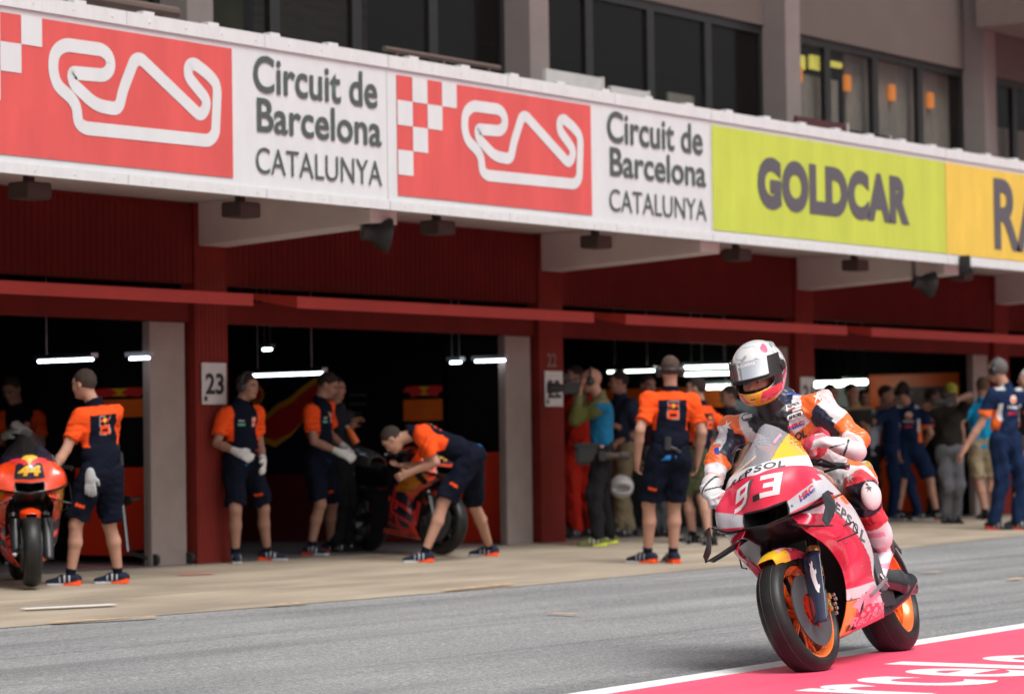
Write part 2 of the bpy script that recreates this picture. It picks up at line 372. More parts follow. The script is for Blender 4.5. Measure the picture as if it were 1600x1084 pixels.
# lane marks
def mark(name, px0, px1, w, m, kind='structure', dz=.02):
    a = G(*px0); c = G(*px1); d = nrm(c - a); n = np.array([-d[1], d[0], 0]) * w / 2; b = MB()
    p = [a - n, c - n, c + n, a + n]; b.quad(*[(q[0], q[1], gz(q[1]) + dz) for q in p]); return tag(b.build(name, m), kind=kind)
M['old_orange'] = mat('worn_orange_paint', (.55, .33, .17), .7, var=.5, scale=14); M['red_mark'] = mat('red_floor_paint', (.55, .09, .07), .6, var=.25, scale=10)
mark('lane_marking', (36, 955), (180, 948), .10, M['white_paint'])
mark('lane_marking', (80, 976), (245, 967), .07, M['old_orange']); mark('lane_marking', (420, 949), (480, 945), .05, M['old_orange'])
mark('lane_marking', (280, 900), (335, 898), .10, M['red_mark']); mark('lane_marking', (695, 925), (800, 915), .06, M['old_orange'])
mark('lane_marking', (855, 961), (902, 963), .05, M['old_orange']); mark('lane_marking', (873, 832 + 20), (900, 851), .10, M['red_mark'])
mark('lane_marking', (0, 893), (300, 877), .05, M['red_mark'])
mark('lane_marking', (1441, 897), (1468, 896), .07, M['old_orange']); mark('lane_marking', (1575, 908), (1596, 906), .07, M['old_orange'])
mark('lane_marking', (0, 948), (660, 898), .02, mat('dark_joint', (.10, .09, .07), .8))

# ---------------------------------------------------------------- the pit building
PB = thing('pit_building', 'red clad pit garage building with concrete canopy and tinted upper windows', 'building', (18.6, 16.6, zf))
PX = [18.6 + 5.175 * i for i in range(-3, 6)]; PWD = .42
YW = 16.58
def ridged(x0, x1, y, z0, z1, pitch=.075, d=.012):
    b = MB(); n = max(1, int((x1 - x0) / pitch)); w = (x1 - x0) / n
    for i in range(n):
        a = x0 + i * w; xs = [a, a + w * .35, a + w * .5, a + w * .85, a + w]; ys = [y, y, y - d, y - d, y]
        for k in range(4): b.quad((xs[k], ys[k], z0), (xs[k + 1], ys[k + 1], z0), (xs[k + 1], ys[k + 1], z1), (xs[k], ys[k], z1))
    return b
for x in PX:
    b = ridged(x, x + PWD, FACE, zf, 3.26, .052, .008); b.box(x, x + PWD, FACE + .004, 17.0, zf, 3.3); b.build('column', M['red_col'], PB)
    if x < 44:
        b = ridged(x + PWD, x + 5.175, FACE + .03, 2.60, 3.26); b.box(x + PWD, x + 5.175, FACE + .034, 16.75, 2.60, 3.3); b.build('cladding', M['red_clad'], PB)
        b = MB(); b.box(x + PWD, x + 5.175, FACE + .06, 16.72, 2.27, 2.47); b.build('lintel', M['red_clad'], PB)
        # tilted up-and-over garage door seen edge on
        b = MB(); xa, xb = x + PWD + .10, x + 5.175 - .06
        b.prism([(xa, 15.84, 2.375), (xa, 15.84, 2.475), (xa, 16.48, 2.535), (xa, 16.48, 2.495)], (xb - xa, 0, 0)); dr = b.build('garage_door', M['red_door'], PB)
        b = MB(); b.box(x - .50, x - .06, 16.62, 16.70, zf, 2.262); b.build('concrete_panel', M['grey_conc'], PB)
        b = MB(); b.box(x - .52, x - .502, 16.60, 16.64, zf, 2.262); b.build('panel_edge', M['grey_conc'], PB)
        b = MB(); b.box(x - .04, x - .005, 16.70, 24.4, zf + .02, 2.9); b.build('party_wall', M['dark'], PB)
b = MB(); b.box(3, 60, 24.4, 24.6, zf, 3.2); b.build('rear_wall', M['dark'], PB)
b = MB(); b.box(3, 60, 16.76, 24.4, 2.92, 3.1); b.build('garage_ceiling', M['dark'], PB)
b = MB(); b.box(3, 60, 14.46, 17.2, 3.302, 3.50); b.build('canopy_slab', M['soffit'], PB)
b = MB(); b.box(3, 60, 14.46, 14.72, 3.14, 3.30); b.build('canopy_edge_beam', M['soffit'], PB)
for x in PX:
    b = MB(); b.prism([(x + .05, 14.66, 3.02), (x + .05, 16.54, 2.93), (x + .05, 16.54, 3.298), (x + .05, 14.74, 3.298), (x + .05, 14.74, 3.13), (x + .05, 14.66, 3.13)], (.36, 0, 0)); b.build('canopy_beam', M['soffit'], PB)
# upper floor
for i, x in enumerate(PX):
    b = MB(); b.box(x + .02, x + .36, 16.62, 16.98, 3.5, 7.6); b.build('upper_column', M['up_col'], PB)
    x0, x1 = x + .36, x + 5.175 + .02
    b = MB(); b.box(x0, x1, 16.90, 17.1, 6.02, 7.6)
    b.build('upper_wall', M['upper_conc'], PB)
    b = MB(); b.box(x0, x1, 16.90, 17.05, 3.5, 3.9); b.build('window_sill_wall', M['upper_conc'], PB)
    for k in range(4):
        w = (x1 - x0) / 4; a = x0 + k * w; b = MB()
        b.box(a, a + .07, 16.93, 17.0, 3.9, 6.02); b.box(a + w - .07, a + w - .002, 16.93, 17.0, 3.9, 6.02); b.box(a + .07, a + w - .07, 16.93, 17.0, 5.92, 6.02); b.box(a + .07, a + w - .07, 16.93, 17.0, 3.9, 3.97)
        wn = b.build('window', M['black_frame'], PB)
        b = MB(); b.box(a + .07, a + w - .07, 16.96, 16.97, 3.97, 5.92)
        M.setdefault('win_glass', glass('tinted_window_glass', (.010, .009, .008), .3, .1))
        b.build('pane', M['win_glass'], wn)
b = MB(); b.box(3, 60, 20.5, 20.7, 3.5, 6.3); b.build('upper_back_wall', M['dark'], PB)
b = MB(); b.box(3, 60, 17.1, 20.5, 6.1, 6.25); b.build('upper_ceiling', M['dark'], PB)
M['curtain'] = mat('grey_blind', (.42, .38, .32), .8, var=.25, scale=3, stretch=(6, 1, 1))
for xa, xb, za, zb in ((29.6, 31.1, 3.9, 5.6), (31.3, 34.1, 3.9, 6.0), (27.2, 27.75, 4.4, 5.1), (34.5, 36.5, 3.9, 5.4)):
    b = MB(); b.box(xa, xb, 17.12, 17.15, za, zb); b.build('window_blind', M['curtain'], PB)
b = MB(); b.box(33.9, 48, 14.9, 16.6, 6.52, 7.6); b.build('upper_balcony', mat('brown_concrete', (.13, .095, .08), .8), PB)
M['greenish'] = mat('green_reflection_tint', (.16, .19, .05), .8, var=.5, scale=.8)
b = MB(); b.box(19.6, 21.2, 18.2, 18.25, 3.9, 5.9); b.build('interior_panel', M['greenish'], PB)  # green panel, painted to stand in for greenish reflections in the panes
b = MB(); b.box(21.6, 23.4, 18.4, 18.45, 3.9, 5.9); b.build('interior_panel', mat('dim_brown_blind', (.15, .13, .10), .8, var=.4, scale=2, stretch=(1, 1, 8)), PB)
# things behind the fascia on the canopy roof
def lamp_box(px, py, Y, w, h, m, label, name='wall_lamp', cat='lamp', d=.06):
    p = atY(px, py, Y); b = MB(); b.box(p[0] - w / 2, p[0] + w / 2, Y, Y + d, p[2] - h / 2, p[2] + h / 2, .01); o = b.build(name, m); return tag(o, label, cat)
for (px, py), l in zip(((1251, 116), (1327, 130), (1397, 145), (1457, 157)), ('leftmost', 'second from left', 'third from left', 'rightmost')):
    tag(lamp_box(px, py, 17.04, .12, .20, M['olamp'], 'small orange lit wall lamp inside the upper window, %s of four' % l), group='orange lamps behind the upper windows')
for px, py, w, l in ((1252, 97, .22, 'yellow ceiling light beside the concrete column'), (1276, 98, .25, 'yellow ceiling light, middle of the three behind upper windows'), (1308, 101, .28, 'thin yellow ceiling light right of the other two yellow ones')):
    tag(lamp_box(px, py, 17.05, w, .17 if px < 1300 else .07, M['ylamp'], l, 'ceiling_light', 'ceiling light', .05), group='yellow lights behind the upper windows')
M['board_white'] = mat('pale_board', (.42, .41, .40), .6)
def board(p0, p1, Y, m, label, em=None):
    a = atY(*p0, Y); c = atY(*p1, Y); t = thing('roof_board', label, 'board', ((a[0] + c[0]) / 2, Y, 3.5))
    b = MB(); b.box(a[0], c[0] - .03, Y, Y + .04, 3.502, a[2]); b.build('panel', m, t)
    b = MB(); b.box(c[0] - .03, c[0], Y - .01, Y + .05, 3.502, a[2] + .01); b.build('edge_post', em or M['board_white'], t)
board((853, 107), (943, 130), 15.6, M['board_white'], 'pale grey board standing behind the sign beside a concrete column')
board((955, 134), (1015, 150), 15.6, M['board_white'], 'shorter pale grey board standing behind the sign over the red logo')
M['maroon'] = mat('dark_maroon_board', (.06, .012, .014), .6)
board((1245, 181), (1325, 200), 15.6, M['maroon'], 'dark maroon board with white edge behind the lime sign')
board((1332, 204), (1392, 214), 15.6, M['cab_dark'], 'black board with white edge behind the lime sign')
def bar(name, p0, p1, Y, r, m, label, cat):
    a = atY(*p0, Y); c = atY(*p1, Y); c[2] = a[2] = (a[2] + c[2]) / 2; t = thing(name, label, cat, (a[0], Y, 3.5))
    b = MB(); b.tube([a, c], r, 10); b.build('rail', m, t)
    for k in (.1, .5, .9): b = MB(); b.tube([a + (c - a) * k + np.array([0, 0, -.02]), np.array([*(a + (c - a) * k)[:2], 3.5])], .02, 8); b.build('post', m, t)
M['brown'] = mat('brown_painted_metal', (.10, .065, .055), .6)
bar('handrail', (40, -20), (275, 22), 15.3, .05, M['brown'], 'brown rail behind the first red circuit sign', 'rail')
bar('handrail', (600, 76), (780, 107), 15.3, .025, M['brown'], 'thin brown rail behind the sign lettered Barcelona', 'rail')

# ---------------------------------------------------------------- fascia advertising boards
SY = 14.4
def sp(px, py): return atY(px, py, SY)
ZB, ZT = 3.20, 4.22
def vinyl(parent, name, x0, x1, z0, z1, m, off): b = MB(); b.box(x0, x1, SY - off, SY - off + .004, z0, z1); return b.build(name, m, parent)
FX = [sp(*p)[0] for p in ((365, 165), (605, 190), (925, 240), (1110, 270), (1477, 320))]     # panel boundaries
xr1, xw1, xr2, xw2, xg = FX
def fascia(x0, x1, label, cat='sign'):
    t = thing('advertising_board', label, cat, (x0, SY, ZB)); b = MB()
    b.box(x0, x1 - .004, SY + .002, SY + .05, ZB - .09, ZT + .13); b.build('backing_panel', M['sign_white'], t)
    for nm, za, zb in (('lower_rim', ZB - .10, ZB - .025), ('upper_rim', ZT + .045, ZT + .15)):
        b = MB(); n = max(1, round((x1 - x0) / 1.55)); w = (x1 - x0) / n
        for i in range(n): b.box(x0 + i * w + .003, x0 + (i + 1) * w - .003, SY - .018, SY + .001, za, zb)
        for i in range(int((x1 - x0) / .4)):
            b.lathe((x0 + .2 + i * .4, SY - .018, (za + zb) / 2), (0, -1, 0), [(0, .012), (.004, .010), (.005, 0.0001)], 8)
        b.build(nm, M['frame_white'], t)
    b = MB()
    k = x0 + .3
    while k < x1 - .1: b = MB(); b.box(k, k + .12, SY - .01, SY + .06, ZT + .152, ZT + .175); b.build('clip', M['frame_white'], t); k += .72
    return t
F1 = fascia(xr1 - 2.75, xw1 - .0, 'red and white circuit sign whose left edge runs out of view')
F2 = fascia(xw1 + .004, xw2, 'red and white circuit sign with whole red and white chequer at its left')
F3 = fascia(xw2 + .004, xg, 'lime green sign with grey GOLDCAR lettering')
F4 = fascia(xg + .004, xg + 6, 'yellow sign with grey letters at the far right end')
F0 = None
# logo of the circuit: red field, chequer, track ribbon
TR = [(215, 152), (345, 170), (370, 195), (372, 235), (350, 257), (238, 247), (246, 287), (322, 358), (400, 372), (412, 310), (452, 205), (474, 200), (680, 398), (703, 345), (635, 262), (634, 225), (655, 216), (700, 250), (728, 282), (733, 310), (727, 455), (705, 478), (285, 435), (262, 418), (256, 362), (238, 332), (190, 290), (176, 240), (180, 180)]
TRW = [sp(x / 2.169, y / 2.169) for x, y in TR]
def ribbon(pts, w, y):
    P = [np.array([p[0], p[2]]) for p in pts]; n = len(P); out = []
    for i in range(n):     # fillet every corner
        a, c, d = P[i - 1], P[i], P[(i + 1) % n]; u = (a - c); v = (d - c); lu, lv = np.linalg.norm(u), np.linalg.norm(v); q = min(.09, lu * .48, lv * .48)
        s0 = c + u / lu * q; s1 = c + v / lv * q
        for t in np.linspace(0, 1, 6): out.append((1 - t) ** 2 * s0 + 2 * t * (1 - t) * c + t * t * s1)
    out = [p for i, p in enumerate(out) if np.linalg.norm(p - out[i - 1]) > 1e-4]; n = len(out); L = []; R_ = []
    for i in range(n):
        t = nrm(out[(i + 1) % n] - out[i - 1]); m = np.array([-t[1], t[0]]) * w / 2; L.append(out[i] + m); R_.append(out[i] - m)
    V = [(p[0], y, p[1]) for p in L + R_]; F = [(i, (i + 1) % n, n + (i + 1) % n, n + i) for i in range(n)]
    return np_mesh(V, F, False)
CHK = (xr2 - xr1)
def circuit(parent, sh, x0, x1):
    vinyl(parent, 'red_field', x0, x1, ZB + .03, ZT - .0, M['sign_red'], .006)
    me = ribbon([p + np.array([sh, 0, 0]) for p in TRW], .098, SY - .010); link('track_outline', me, M['sign_white'], parent)
    b = MB(); s = .205
    for r, c in ((0, 1), (0, 3), (1, 0), (1, 2), (2, 1), (3, 0)):
        b.quad((x0 + c * s, SY - .010, ZT - r * s), (x0 + (c + 1) * s, SY - .010, ZT - r * s), (x0 + (c + 1) * s, SY - .010, ZT - (r + 1) * s), (x0 + c * s, SY - .010, ZT - (r + 1) * s))
    b.build('chequer', M['sign_white'], parent)
x2a = sp(617, 150)[0] + .02; wred = xr2 - x2a
circuit(F1, 0, xr1 - wred, xr1 - .02); circuit(F2, xr2 - xr1, x2a, xr2 - .02)
def words(parent, xa, xb):
    w = xb - xa
    for s, f0, f1, z0, z1, bo in (('Circuit de', .12, .93, .70, .985, .028), ('Barcelona', .14, .955, .40, .66, .028), ('CATALUNYA', .13, .955, .085, .285, 0)):
        H = ZT - ZB; sign_text(s, (xa + w * f0, SY - .008, ZB + H * z0), (w * (f1 - f0), 0, 0), (0, 0, H * (z1 - z0)), M['sign_dark'], parent, 'lettering', bo * .6)
words(F1, xr1, xw1); words(F2, xr2, xw2)
vinyl(F3, 'lime_field', xw2 + .03, xg - .004, ZB + .01, ZT, M['sign_green'], .006)
a = sp(1183, 320); c = sp(1420, 345); sign_text('GOLDCAR', (a[0], SY - .012, 3.47), (c[0] - a[0], 0, 0), (0, 0, .52), M['sign_grey'], F3, 'lettering', .065, 0, 1.08)
vinyl(F4, 'yellow_field', xg + .01, xg + 5.9, ZB + .01, ZT, M['sign_yellow'], .006)
a = sp(1553, 390); sign_text('RACC', (a[0], SY - .012, 3.31), (2.9, 0, 0), (0, 0, .83), M['sign_grey'], F4, 'lettering', .03)
# lamps and speakers hanging under the canopy edge
def flood(px, py, label):
    p = atY(px, py, 14.95); t = thing('floodlight', label, 'floodlight', (p[0], 14.95, 3.3), 'floodlights under the canopy edge')
    b = MB(); b.box(p[0] - .13, p[0] + .13, 14.84, 15.04, 3.0, 3.12, .01); b.build('lamp_housing', M['darkbox'], t)
    b = MB(); b.box(p[0] - .03, p[0] + .03, 14.92, 14.98, 3.12, 3.30); b.box(p[0] - .17, p[0] + .17, 14.90, 15.0, 3.27, 3.30); b.build('bracket', M['darkbox'], t)
for px, py, l in ((45, 295, 'leftmost floodlight under the first red sign'), (375, 322, 'dark floodlight left of the first concrete beam end'), (682, 352, 'dark floodlight under the middle red sign'), (930, 376, 'dark floodlight in front of the second concrete beam'), (1150, 398, 'dark floodlight under the left end of the lime sign'), (1335, 415, 'dark floodlight in front of the third concrete beam'), (1500, 432, 'dark floodlight under the yellow sign')): flood(px, py, l)
def horn(px, py, label):
    p = atY(px, py, 14.75); t = thing('horn_speaker', label, 'loudspeaker', (p[0], 14.75, 3.3), 'loudspeakers under the canopy')
    b = MB(); b.lathe((p[0] - .10, 14.8, p[2]), (.75, -.6, -.15), [(0, .001), (0, .07), (.08, .07), (.12, .10), (.22, .15), (.23, .15), (.20, .10), (.12, .04), (.1, .001)], 24); b.build('horn', M['black'], t, True)
    b = MB(); b.box(p[0] - .10, p[0] - .06, 14.78, 14.82, p[2], 3.29); b.build('bracket', M['steel'], t)
horn(585, 362, 'black horn speaker beside the first concrete beam end'); horn(1440, 440, 'black horn speaker below the third concrete beam end')
p = atY(1510, 420, 14.3); t = thing('security_camera', 'small black camera on the lower rim of the yellow sign', 'camera', (p[0], 14.3, 3.1)); b = MB(); b.box(p[0] - .04, p[0] + .04, 14.26, 14.372, 3.0, 3.2, .01); b.build('camera_body', M['black'], t); b = MB(); b.tube([(p[0], 14.25, 3.05), (p[0], 14.21, 3.03)], .03); b.build('lens', M['black'], t)
# pit number plates
def plate(x, n, label):
    y = FACE - .03; t = thing('number_plate', label, 'sign', (x, y, 1.55)); b = MB(); b.box(x + .05, x + .37, y, y + .012, 1.56, 1.92, .004); pl = b.build('plate', M['plate'], t)
    sign_text(n, (x + .09, y - .003, 1.645), (.24, 0, 0), (0, 0, .185), M['black'], t, 'number', .03)
    b = MB(); b.box(x + .075, x + .115, y - .002, y - .001, 1.59, 1.63); b.build('small_mark', M['black'], t)
plate(PX[3], '23', 'grey plate numbered 23 on the red column left of two crew'); plate(PX[4], '22', 'grey plate numbered 22 on the red column behind the cameraman')
M['faded'] = mat('faded_pale_paint', (.20, .10, .095), .7); 
plate(PX[5], '21', 'grey plate numbered 21 on the column behind the rider')
for i in (4,):
    t = sign_text('22' if i == 4 else '21', (PX[i] + .11, FACE - .018, 1.96), (.17, 0, 0), (0, 0, .14), M['faded'], PB, 'faded_number', .02)

# ---------------------------------------------------------------- garage lights (they run into the garages)
def tubelight(p0, p1, X, m, label, r=.022):
    a = atX(*p0, X); c = atX(*p1, X); z = (a[2] + c[2]) / 2; y0, y1 = a[1], c[1]; t = thing('fluorescent_light', label, 'ceiling light', (X, (y0 + y1) / 2, z), 'fluorescent lights in the garages')
    r *= .55; b = MB(); b.tube([(X, y0, z), (X, y1, z)], r, 8); b.build('tube', m, t); b = MB(); b.box(X - .04, X + .04, min(y0, y1) - .02, max(y0, y1) + .02, z + r + .004, z + r + .04)
    for q in (.15, .85):
        y = y0 + (y1 - y0) * q
        if y > 16.9: b.box(X - .004, X + .004, y - .004, y + .004, z + r + .03, 2.915)
    b.build('fitting', M['steel'], t)
tubelight((60, 564), (145, 562), 17.4, M['tube'], 'long white tube light in the leftmost garage'); tubelight((203, 560), (233, 559), 17.9, M['tube'], 'short white tube light near the concrete panel in the leftmost garage')
tubelight((385, 588), (505, 582), 21.5, M['tube'], 'long white tube light above the two crew men with gloves'); tubelight((704, 566), (720, 566), 23.0, M['tube'], 'tiny white tube light left of a longer one')
tubelight((743, 564), (789, 563), 23.2, M['tube'], 'white tube light beside the second concrete panel')
tubelight((950, 582), (1022, 578), 27.6, M['tube2'], 'white tube light above the cameraman garage'); tubelight((1070, 575), (1142, 571), 28.0, M['tube2'], 'upper of the bright tube lights left of the racer helmet', .03)
tubelight((1070, 586), (1142, 582), 28.1, M['tube2'], 'middle of the bright tube lights left of the racer helmet', .03); tubelight((1090, 606), (1142, 603), 28.5, M['tube2'], 'lowest of the bright tube lights left of the helmet', .045)
tubelight((1272, 601), (1316, 599), 33.2, M['tube2'], 'bright wide tube light right of the rider shoulder', .07); tubelight((1318, 598), (1354, 596), 33.3, M['tube2'], 'bright tube light next to the orange display', .06)
tubelight((411, 546), (424, 546), 22.0, M['tube'], 'tiny light high above the number 23 garage')
# ---------------------------------------------------------------- panels and displays along the garage side walls
W1, W2, W3, W4 = [PX[i] - .07 for i in (3, 4, 5, 6)]
def pbox(name, p0, p1, X, m, parent, d=.03):
    a = atX(*p0, X); c = atX(*p1, X); z0, z1 = sorted((a[2], c[2])); y0, y1 = sorted((a[1], c[1])); b = MB(); b.box(X, X + d, max(y0, 16.72), y1, max(z0, zf + .01), z1); return b.build(name, m, parent)
def emblem(parent, px, py, X, w, h):
    p = atX(px, py, X)
    for nm, z0, z1, dw, m, dx in (('badge_field', -.5, .02, .5, M['orange'], .008), ('badge_disc', .12, .34, .22, M['yel'], .006)):
        b = MB(); b.box(X - dx, X - dx + .004, p[1] - w * dw, p[1] + w * dw, p[2] + h * z0, p[2] + h * z1); b.build(nm, m, parent)
    for sg in (-1, 1):
        b = MB(); b.prism([(X - .014, p[1] + sg * w * x, p[2] + h * z) for x, z in ((.02, .2), (.15, .36), (.42, .34), (.5, .22), (.34, .18), (.3, .08), (.12, .12))], (.003, 0, 0)); b.build('badge_bull', M['brred'], parent)
M['yel'] = mat('warm_yellow', (.75, .40, .02), .4); M['brred'] = mat('bright_red', (.62, .03, .03), .4)
def cabinet(p0, p1, X, ysplit, label, lower=None):
    a = atX(*p0, X); t = thing('garage_partition', label, 'partition', (X, a[1], zf))
    pbox('upper_panel', p0, (p1[0], ysplit), X, M['cab_dark'], t, .03); pbox('lower_panel', (p0[0], ysplit + 1), p1, X - .01, lower or M['cab_red'], t, .04)
    for px in (p0[0], p1[0]): q = atX(px, ysplit, X); b = MB(); b.box(X - .03, X + .035, q[1] - .03, q[1] + .03, zf + .01, atX(px, p0[1], X)[2]); b.build('frame_post', M['cab_dark'], t)
    return t
t = cabinet((115, 598), (232, 868), W1, 730, 'black and red garage partition behind the man at the left motorcycle'); emblem(t, 188, 625, W1, .8, .30)
t = cabinet((702, 530), (796, 846), W2, 706, 'black and bright red partition behind the bending man')
t = cabinet((536, 560), (700, 846), W2, 760, 'black partition with logo banner behind the parked motorcycle', mat('deep_red_panel', (.22, .02, .012), .4)); emblem(t, 664, 625, W2, .55, .42)
M['dimtext'] = mat('dim_grey_lettering', (.05, .055, .055), .6)
def shape(pts, X, m, parent, name='graphic'):
    b = MB(); b.prism([atX(x, y, X) for x, y in pts], (.006, 0, 0)); return b.build(name, m, parent)
def side_text(s, px, py, X, w, h, m, parent, bold=0):
    a = atX(px, py, X); return sign_text(s, (X - .012, a[1], a[2]), (0, -w, 0), (0, 0, h), m, parent, 'lettering', bold)
for i in range(3): shape([(545, 615 + 14 * i), (572 - 8 * (i == 2), 615 + 14 * i), (572 - 8 * (i == 2), 619 + 14 * i), (545, 619 + 14 * i)], W2 - .012, M['dimtext'], t, 'dim_stripe')
t = thing('team_backdrop', 'dark navy backdrop with red and yellow bull shape behind gloved crew', 'backdrop', (W2, atX(450, 840, W2)[1], zf))
pbox('panel', (352, 590), (534, 740), W2, M['navy'], t, .04); pbox('base_panel', (352, 741), (534, 860), W2, mat('dark_red_panel', (.12, .012, .01), .5), t, .04)
shape([(392, 660), (415, 648), (432, 632), (452, 622), (470, 606), (490, 592), (520, 588), (520, 640), (480, 650), (455, 680), (430, 698), (405, 690)], W2 - .012, M['yel'], t)
shape([(396, 666), (418, 654), (436, 639), (456, 629), (474, 613), (494, 599), (520, 596), (520, 640), (480, 650), (455, 676), (430, 688), (405, 680)], W2 - .022, M['brred'], t)
for r_, m_, dx in ((12, M['yel'], .012), (8.5, M['brred'], .022)): shape([(400 + r_ * math.cos(a_ * .393), 616 + 1.25 * r_ * math.sin(a_ * .393)) for a_ in range(16)], W2 - dx, m_, t, 'graphic_disc')
t = thing('team_backdrop', 'orange headed backdrop with pale pink slanted bars behind the cameraman', 'backdrop', (W3, atX(1000, 840, W3)[1], zf))
pbox('orange_header', (895, 610), (1150, 640), W3, M['orange'], t); pbox('dark_panel', (895, 641), (1150, 690), W3, M['navy'], t); pbox('grey_panel', (895, 691), (1150, 840), W3, mat('dim_grey_panel', (.05, .05, .055), .6), t)
M['pp'] = mat('pale_pink_graphic', (.35, .25, .28), .5)
for i in range(6): shape([(948 + 12 * i, 652), (954 + 12 * i, 650), (956 + 12 * i, 668), (950 + 12 * i, 668)], W3 - .012, M['pp'], t)
shape([(1095, 690), (1112, 660), (1150, 625), (1180, 625), (1180, 760), (1095, 760)], W3 - .02, mat('blue_grey_panel', (.22, .25, .27), .5), t)
t = thing('team_backdrop', 'orange backdrop with dark photograph behind the crowd at right', 'backdrop', (W4, atX(1440, 830, W4)[1], zf))
M['orange_b'] = mat('vivid_orange_panel', (.85, .13, .008), .4, var=.1, scale=3)
pbox('orange_panel', (1358, 586), (1500, 706), W4, M['orange_b'], t); pbox('photo_panel', (1374, 606), (1478, 703), W4 - .01, mat('photo_brown', (.10, .06, .05), .5, var=.9, scale=2.5), t, .009); pbox('grey_panel', (1355, 640), (1373, 760), W4 - .02, mat('pale_blue_grey', (.34, .38, .42), .5), t, .009)
pbox('red_base', (1375, 707), (1500, 800), W4, mat('red_orange_panel', (.78, .07, .008), .4, var=.25, scale=2), t)
t = thing('team_backdrop', 'white lit backdrop between the rider and the orange backdrop', 'backdrop', (W4, atX(1310, 830, W4)[1], zf))
pbox('pale_panel', (1262, 606), (1352, 640), W4, mat('pale_panel', (.6, .6, .58), .5), t); pbox('dark_base', (1262, 641), (1352, 800), W4, M['navy'], t)
# wheel stand by the column
def paddock_stand(p0, label):
    g = atY(*p0, 16.9); t = thing('paddock_stand', label, 'stand', (g[0], 16.9, zf)); x = g[0]; b = MB()
    for s in (-.22, .22):
        b.tube([(x + s, 16.6, zf + .06), (x + s, 16.9, zf + .12), (x + s * .8, 17.0, zf + .55)], .02); b.tube([(x + s * .8, 17.0, zf + .55), (x + s * .5, 16.85, zf + .58)], .015)
    b.tube([(x - .22, 16.9, zf + .12), (x + .22, 16.9, zf + .12)], .02); b.build('stand_frame', M['steel'], t)
    for s in (-.22, .22):
        b = MB(); b.lathe((x + s - .02, 16.6, zf + .06), (1, 0, 0), [(0, .001), (0, .05), (.04, .05), (.04, .001)], 16); b.build('caster', M['rubber'], t)
        b = MB(); b.lathe((x + s * .8 - .02, 16.95, zf + .56), (1, 0, 0), [(0, .001), (0, .04), (.04, .04), (.04, .001)], 16); b.build('roller', M['steel'], t)
paddock_stand((228, 872), 'grey metal paddock stand beside the leftmost concrete panel')
# ================================================================ people
M['skin'] = mat_vc('skin', .6, bump=.1, spec=.3); M['cloth'] = mat_vc('woven_cloth', .95, bump=.25, bscale=500, spec=.1); M['hair'] = mat_vc('hair', .8, bump=1, bscale=220, spec=.2)
M['shoe'] = mat_vc('shoe_mesh', .8, bump=.3, spec=.2); M['glove'] = mat_vc('glove_cloth', .85, bump=.3)
M['headphone'] = mat('black_headphone_plastic', (.02, .02, .022), .4)
ORG = np.array([.80, .082, .014]); NVY = np.array([.006, .008, .017]); BLUE = np.array([.03, .20, .52]); WHT = np.array([.62, .62, .62])
RNVY = np.array([.010, .021, .058]); RORG = np.array([.85, .16, .03]); BLK = np.array([.012, .012, .013]); KHA = np.array([.36, .30, .20])
SKN = np.array([.44, .235, .165])
def wr2(seed):
    a = waves(.020, 22, seed); b = waves(.007, 60, seed + 1)
    return lambda P: a(P) + b(P)
def ik(a, c, l1, l2, hint):
    a = np.array(a, float); c = np.array(c, float); d = c - a; L = np.linalg.norm(d); n = d / L
    if L > (l1 + l2) * .995: k = L / ((l1 + l2) * .995); l1 *= k; l2 *= k
    x = (l1 * l1 - l2 * l2 + L * L) / (2 * L); y = math.sqrt(max(0, l1 * l1 - x * x)); h = np.array(hint, float); h = nrm(h - (h @ n) * n)
    return a + n * x + h * y
def sm(x, a, b): t = np.clip((x - a) / (b - a), 0, 1); return t * t * (3 - 2 * t)
def inbox(r, u, r0, r1, u0, u1): return (r > r0) & (r < r1) & (u > u0) & (u < u1)
def shirt_team(L, armd):
    r, f, u = L[:, 0], L[:, 1], L[:, 2]; C = np.tile(ORG, (len(L), 1)); back = f < 0
    nav = np.where(back, (np.abs(r) < .125 + .03 * np.clip(-u - .1, 0, 1)) & (u < -.075), np.abs(r) < .125) | (u < -.33); nav &= (armd > .085) | (u < -.37)
    C[nav] = NVY; C[(u > .0)] = NVY
    C[(armd < .075) & (np.sin(u * 130) > .8) & (u < -.12)] = ORG * .55
    m = inbox(r, u, -.052, .052, -.238, -.085) & back; C[m] = WHT * .45; m = inbox(r, u, -.047, .047, -.235, -.16) & back; C[m] = ORG
    m = inbox(r, u, -.047, .047, -.158, -.09) & back; C[m] = NVY; m = (np.hypot(r, (u + .122) * 1.2) < .022) & back; C[m] = [.75, .45, .05]
    m = inbox(np.abs(r), u, .012, .042, -.135, -.108) & back; C[m] = [.7, .05, .03]; m = inbox(r, u, -.03, .03, -.212, -.188) & back; C[m] = NVY
    m = inbox(r, u, -.095, -.048, -.20, -.11) & ~back; C[m] = [.75, .35, .28]; m = inbox(r, u, .03, .09, -.185, -.168) & ~back; C[m] = [.12, .45, .30]
    m = inbox(r, u, .035, .085, -.15, -.135) & ~back; C[m] = WHT * .8; m = inbox(r, u, -.09, -.055, -.17, -.15) & ~back; C[m] = [.6, .04, .03]
    m = (u < HEM[0] - .046 + .02 * np.cos(r * 12)) & (np.abs(r) > .02); C[m] = BLUE; return C
